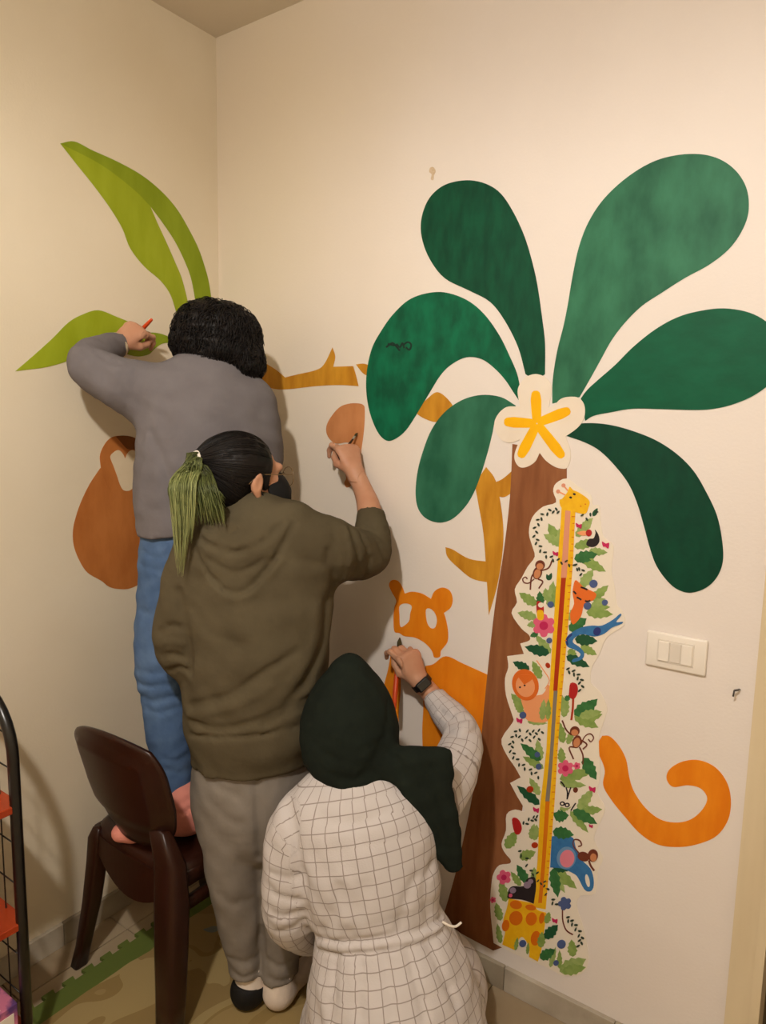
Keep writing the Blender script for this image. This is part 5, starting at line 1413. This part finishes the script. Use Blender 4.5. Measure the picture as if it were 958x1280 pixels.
tp3 = hand(f, wr3, Q(503, 806, 1.940) - wr3, -CF + .45 * CR + .2 * CU, -1, [(40, 58, 36), (52, 64, 40), (58, 66, 42), (62, 66, 42)],
           [(.018, .016, -.008), (.038, .046, -.022), (.034, .074, -.036), (.024, .096, -.042)], s=.92)
chain(f, [(Q(376, 1030, 1.612), .040), (Q(361, 1092, 1.61), .036), (Q(360, 1143, 1.635), .032), (Q(388, 1168, 1.74), .03), (Q(405, 1168, 1.80), .024)], .02)
hand(f, Q(405, 1168, 1.80), CFH + .4 * CRH - .3 * UP, UP - .2 * CFH, 1, [(25, 25, 15)] * 4, [(.020, .018, -.008), (.042, .048, -.018), (.046, .074, -.022), (.044, .094, -.026)], s=.88)
hip3 = Q(488, 1240, 1.57)
for s_x, kx in ((-1, .89), (1, 1.02)):
    hp = hip3 + LAT3 * s_x * .075; kn = np.array([kx, -.15, .070]); an = np.array([kx + .05, -.52, .06])
    chain(f, [(hp, .085), ((hp + kn) / 2 + [0, 0, .02], .075), (kn, .055)], .02); chain(f, [(kn, .055), ((kn + an) / 2, .05), (an, .035)], .02)
    cone(f, an, .032, an + [0.01, -.12, -.025], .022, .02)
hb = np.array([wr3, tp3['index'], tp3['thumb'], tp3['little'], tp3['middle'], Q(540, 868, 1.94)])
bo3 = body_mesh('body', f, m_skin, p3, .009, [(hb.min(0) - .025, hb.max(0) + .025, .0032)])
eyes(W3, R3, bo3, .98)
# shirt dress with window-pane check
TOR = [(Q(441, 968, 1.625), .070, .062), (Q(444, 992, 1.615), .130, .088), (Q(448, 1035, 1.60), .172, .112), (Q(458, 1090, 1.592), .168, .118), (Q(470, 1140, 1.588), .147, .110), (Q(476, 1168, 1.588), .142, .108)]
SKT = [(Q(476, 1160, 1.588), .140, .108), (Q(482, 1190, 1.584), .162, .130), (Q(490, 1240, 1.58), .190, .165), (Q(497, 1300, 1.58), .205, .19), (Q(500, 1390, 1.58), .225, .21)]
SR = [(Q(505, 1010, 1.625), .082, .082), (Q(540, 998, 1.645), .072, .072), (Q(567, 962, 1.735), .063, .063), (Q(579, 920, 1.82), .049, .049), (Q(560, 893, 1.89), .043, .043), (Q(541, 870, 1.935), .034, .034)]
SL = [(Q(392, 1025, 1.605), .075, .075), (Q(370, 1042, 1.603), .068, .068), (Q(361, 1095, 1.605), .060, .060), (Q(359, 1140, 1.625), .055, .055), (Q(372, 1160, 1.69), .052, .052), (Q(392, 1166, 1.75), .050, .050)]
g = Field(wrinkle(41, .0015, .06))
loft(g, TOR, LAT3, .03)
loft(g, SKT, LAT3, .012, clips=[((0, 0, .018), np.array([0, 0, -1.0]))])
ellip(g, (.985, -.33, .12), (.205, .27, .135), np.eye(3), .06, 'u', [((0, 0, .018), np.array([0, 0, -1.0]))])
cR = Q(542, 871, 1.933); cRd = unit(Q(541, 870, 1.935) - Q(560, 893, 1.89)); cL = Q(392, 1166, 1.75); cLd = unit(cL - Q(372, 1160, 1.69))
loft(g, SR, (0, 0, 1), .03, clips=[(cR, cRd)])
loft(g, SL, (0, 0, 1), .03, clips=[(cL, cLd)])
# collar band and belt
cb = Q(442, 975, 1.62)
loft(g, [(Q(440, 962, 1.632), .066, .062), (Q(442, 984, 1.618), .080, .074)], LAT3, .008)
FO3 = [([(360, 1010), (372, 1060), (380, 1110), (385, 1150)], .008, .012), ([(395, 1172), (430, 1177), (475, 1172), (520, 1164), (552, 1148)], .007, .006), ([(398, 1188), (430, 1193), (480, 1188), (525, 1180), (556, 1164)], .006, .005),
       ([(398, 1180), (430, 1185), (478, 1180), (525, 1172), (554, 1156)], -.004, .008),
       ([(420, 1195), (418, 1230), (412, 1275)], .006, .010), ([(450, 1196), (452, 1230), (450, 1275)], .005, .010), ([(480, 1194), (486, 1230), (492, 1275)], .005, .010), ([(510, 1188), (520, 1225), (532, 1270)], .006, .010), ([(535, 1178), (550, 1210), (570, 1255)], .006, .010),
       ([(405, 1165), (420, 1140), (425, 1110)], .005, .012), ([(440, 1168), (450, 1140), (455, 1110)], .003, .012), ([(500, 1160), (505, 1130), (520, 1095)], .004, .012), ([(535, 1145), (532, 1110), (540, 1080)], .005, .012),
       ([(335, 1110), (352, 1122), (375, 1125)], .006, .009), ([(332, 1135), (350, 1145), (378, 1142)], .006, .008), ([(340, 1090), (358, 1098), (380, 1095)], .004, .010), ([(350, 1165), (365, 1160), (382, 1150)], .005, .008),
       ([(552, 890), (568, 900), (585, 898)], .007, .007), ([(560, 915), (578, 922), (598, 910)], .006, .007), ([(572, 880), (566, 895), (556, 905)], .003, .006), ([(575, 940), (588, 945), (600, 940)], .004, .008), ([(400, 1020), (445, 1030), (480, 1015)], .003, .014)]
for px_, am_, sg_ in FO3: g.fold(px_, am_ * 1.35, sg_)
V3, Q3 = g.mesh(.0058)
def cyl_uv(V, secs, lat, scale_r, axis=None):
    """(closeness, around, along) of every vertex to a swept part; the seam lies on the side away from the back"""
    C = crom([np.append(p, [a, b]) for p, a, b in secs], 3)
    bestr = np.full(len(V), 1e9); U = np.zeros(len(V)); Vv = np.zeros(len(V)); s0 = 0
    ref = None if axis is not None else -CF
    for i in range(len(C) - 1):
        p0, p1_ = C[i, :3], C[i + 1, :3]; u = p1_ - p0; L = np.linalg.norm(u); ud = u / L
        if axis is not None: la = unit(lat - ud * (lat @ ud)); nn = np.cross(ud, la)
        else:
            ref = unit(ref - ud * (ref @ ud)); nn = ref; la = np.cross(nn, ud)
        if nn @ CF > 0: nn = -nn
        x = V - p0; s = x @ ud; t = np.clip(s / L, 0, 1); e = s - t * L
        a = C[i, 3] + (C[i + 1, 3] - C[i, 3]) * t; b = C[i, 4] + (C[i + 1, 4] - C[i, 4]) * t
        w1, w2 = x @ la, x @ nn
        rr = np.sqrt((w1 / a) ** 2 + (w2 / b) ** 2 + (e / np.minimum(a, b)) ** 2)
        m = rr < bestr
        bestr[m] = rr[m]; U[m] = (np.arctan2(w1 / a, w2 / b) * scale_r)[m]; Vv[m] = (s0 + t * L)[m]; s0 += L
    if axis is not None: Vv = V @ axis
    return bestr, U, Vv
AX3 = unit(Q(478, 1170, 1.588) - Q(444, 992, 1.615))
cand = [cyl_uv(V3, TOR, LAT3, .150, AX3), cyl_uv(V3, SKT, LAT3, .165, AX3), cyl_uv(V3, SR, None, .055), cyl_uv(V3, SL, None, .058)]
cand[0] = (cand[0][0] * .97,) + cand[0][1:]
best = np.argmin(np.stack([c_[0] for c_ in cand]), 0)
U = np.choose(best, [c_[1] for c_ in cand]); Vc = np.choose(best, [c_[2] for c_ in cand])
m_check = M('white_check_cotton', (232, 222, 212), rough=.85, bump=.15, bscale=300, spec=.15)
nt = m_check.node_tree; bs = nt.nodes['Principled BSDF']
at = nt.nodes.new('ShaderNodeAttribute'); at.attribute_name = 'cloth_uv'
sp = nt.nodes.new('ShaderNodeSeparateXYZ'); nt.links.new(at.outputs['Vector'], sp.inputs[0])
def gline(sock, period, width):
    d_ = nt.nodes.new('ShaderNodeMath'); d_.operation = 'DIVIDE'; d_.inputs[1].default_value = period; nt.links.new(sock, d_.inputs[0])
    fr = nt.nodes.new('ShaderNodeMath'); fr.operation = 'FRACT'; nt.links.new(d_.outputs[0], fr.inputs[0])
    sb = nt.nodes.new('ShaderNodeMath'); sb.operation = 'SUBTRACT'; sb.inputs[1].default_value = .5; nt.links.new(fr.outputs[0], sb.inputs[0])
    ab = nt.nodes.new('ShaderNodeMath'); ab.operation = 'ABSOLUTE'; nt.links.new(sb.outputs[0], ab.inputs[0])
    mr_ = nt.nodes.new('ShaderNodeMapRange'); mr_.inputs[1].default_value = width; mr_.inputs[2].default_value = width * .4; nt.links.new(ab.outputs[0], mr_.inputs[0])
    return mr_.outputs[0]
mxn = nt.nodes.new('ShaderNodeMath'); mxn.operation = 'MAXIMUM'
nt.links.new(gline(sp.outputs['X'], .0285, .050), mxn.inputs[0]); nt.links.new(gline(sp.outputs['Y'], .0285, .050), mxn.inputs[1])
mix = nt.nodes.new('ShaderNodeMix'); mix.data_type = 'RGBA'
mix.inputs['A'].default_value = lin((201, 194, 192)) + (1,); mix.inputs['B'].default_value = lin((150, 139, 134)) + (1,)
nt.links.new(mxn.outputs[0], mix.inputs['Factor']); nt.links.new(mix.outputs['Result'], bs.inputs['Base Color'])
so = mk_quads('shirt_dress', V3, Q3, m_check, p3, attrs={'cloth_uv': np.stack([U, Vc, np.zeros(len(U))], 1)})
tube('belt_tie', crom([Q(553, 1152, 1.53), Q(562, 1157, 1.53), Q(570, 1158, 1.535), Q(577, 1153, 1.54)], 4), .0028, m_wht, so, 6)
# headscarf
m_scarf = fabric('dark_green_scarf', (30, 36, 30), (25, 30, 25), .2, 400)
h = Field(wrinkle(51, .0010, .05))
Rb3 = np.stack([CRH, CFH, UP], 1)
ellip(h, Q(437, 902, 1.652), (.107, .125, .128), Rb3, .03)
ellip(h, Q(432, 935, 1.64), (.100, .11, .085), Rb3, .03)
cone(h, Q(436, 900, 1.655), .102, Q(437, 839, 1.660), .041, .04)
ellip(h, Q(455, 930, 1.63), (.075, .09, .085), Rb3, .03)
ellip(h, Q(447, 960, 1.625), (.075, .085, .035), Rb3, .03)
# length thrown over the right shoulder
loft(h, [(Q(488, 948, 1.575), .030, .022), (Q(520, 955, 1.562), .040, .020), (Q(552, 958, 1.575), .030, .020)], (0, 0, 1), .03, sub_=3)
SP = [(Q(524, 952, 1.556), .070, .020), (Q(534, 985, 1.548), .063, .017), (Q(546, 1022, 1.550), .049, .016), (Q(559, 1058, 1.560), .034, .014), (Q(568, 1084, 1.57), .019, .010)]
loft(h, SP, CRH, .02)
for q in ([([(487, 880), (482, 915), (470, 945), (455, 968)], .006, .010), ([(400, 960), (430, 975), (465, 968)], .004, .010), ([(440, 830), (465, 860), (485, 905)], -.003, .012), ([(478, 938), (490, 944), (500, 955), (508, 975)], .008, .008),
           ([(515, 965), (530, 1010), (552, 1060)], .004, .010), ([(540, 960), (550, 1000), (566, 1060)], .004, .010), ([(450, 940), (470, 930), (492, 936)], .004, .008), ([(395, 930), (420, 950), (450, 955)], .003, .010)]): h.fold(*q)
mk_quads('headscarf', *h.mesh(.0055), m_scarf, p3)
# wrist band
m_band = M('black_rubber', (18, 17, 19), rough=.45, spec=.4)
m_screen = M('watch_glass', (10, 10, 14), rough=.1, spec=.7)
wa = unit(wr3 - Q(538, 866, 1.94)); wc = wr3 - wa * .008
wz = -CF - wa * (-CF @ wa); wz = unit(wz + .2 * CR); wz = unit(wz - wa * (wz @ wa)); wx = np.cross(wa, wz)
n = 32; V, Fc = [], []
for k in range(n):
    t = 2 * math.pi * k / n
    d = math.cos(t) * wx * 1.0 + math.sin(t) * wz
    for rr, ss in ((.0255, -.009), (.0295, -.009), (.0295, .009), (.0255, .009)): V.append(wc + d * rr + wa * ss)
for k in range(n):
    for q in range(4): Fc.append((k * 4 + q, k * 4 + (q + 1) % 4, ((k + 1) % n) * 4 + (q + 1) % 4, ((k + 1) % n) * 4 + q))
wt = mk('wrist_watch', V, Fc, m_band, p3, smooth=False); wt['label'] = 'black smart band on the wrist'
Rw = np.stack([wx, wa, wz], 1)
bm = box_bm((-.0215, -.0135, .0235), (.0215, .0135, .0355), .006, 3)
bmesh.ops.transform(bm, matrix=Matrix([list(r_) + [c_] for r_, c_ in zip(Rw, wc)] + [[0, 0, 0, 1]]), verts=bm.verts)
from_bm('watch_case', bm, m_band, wt, True)
bm = box_bm((-.0165, -.0100, .0352), (.0165, .0100, .0359), .0003)
bmesh.ops.transform(bm, matrix=Matrix([list(r_) + [c_] for r_, c_ in zip(Rw, wc)] + [[0, 0, 0, 1]]), verts=bm.verts)
from_bm('watch_screen', bm, m_screen, wt)
brush('long orange-red paintbrush held upright at the tiger face', Q(492, 893, 1.965), on_y(500, 797, -.004), .0068, m_red)
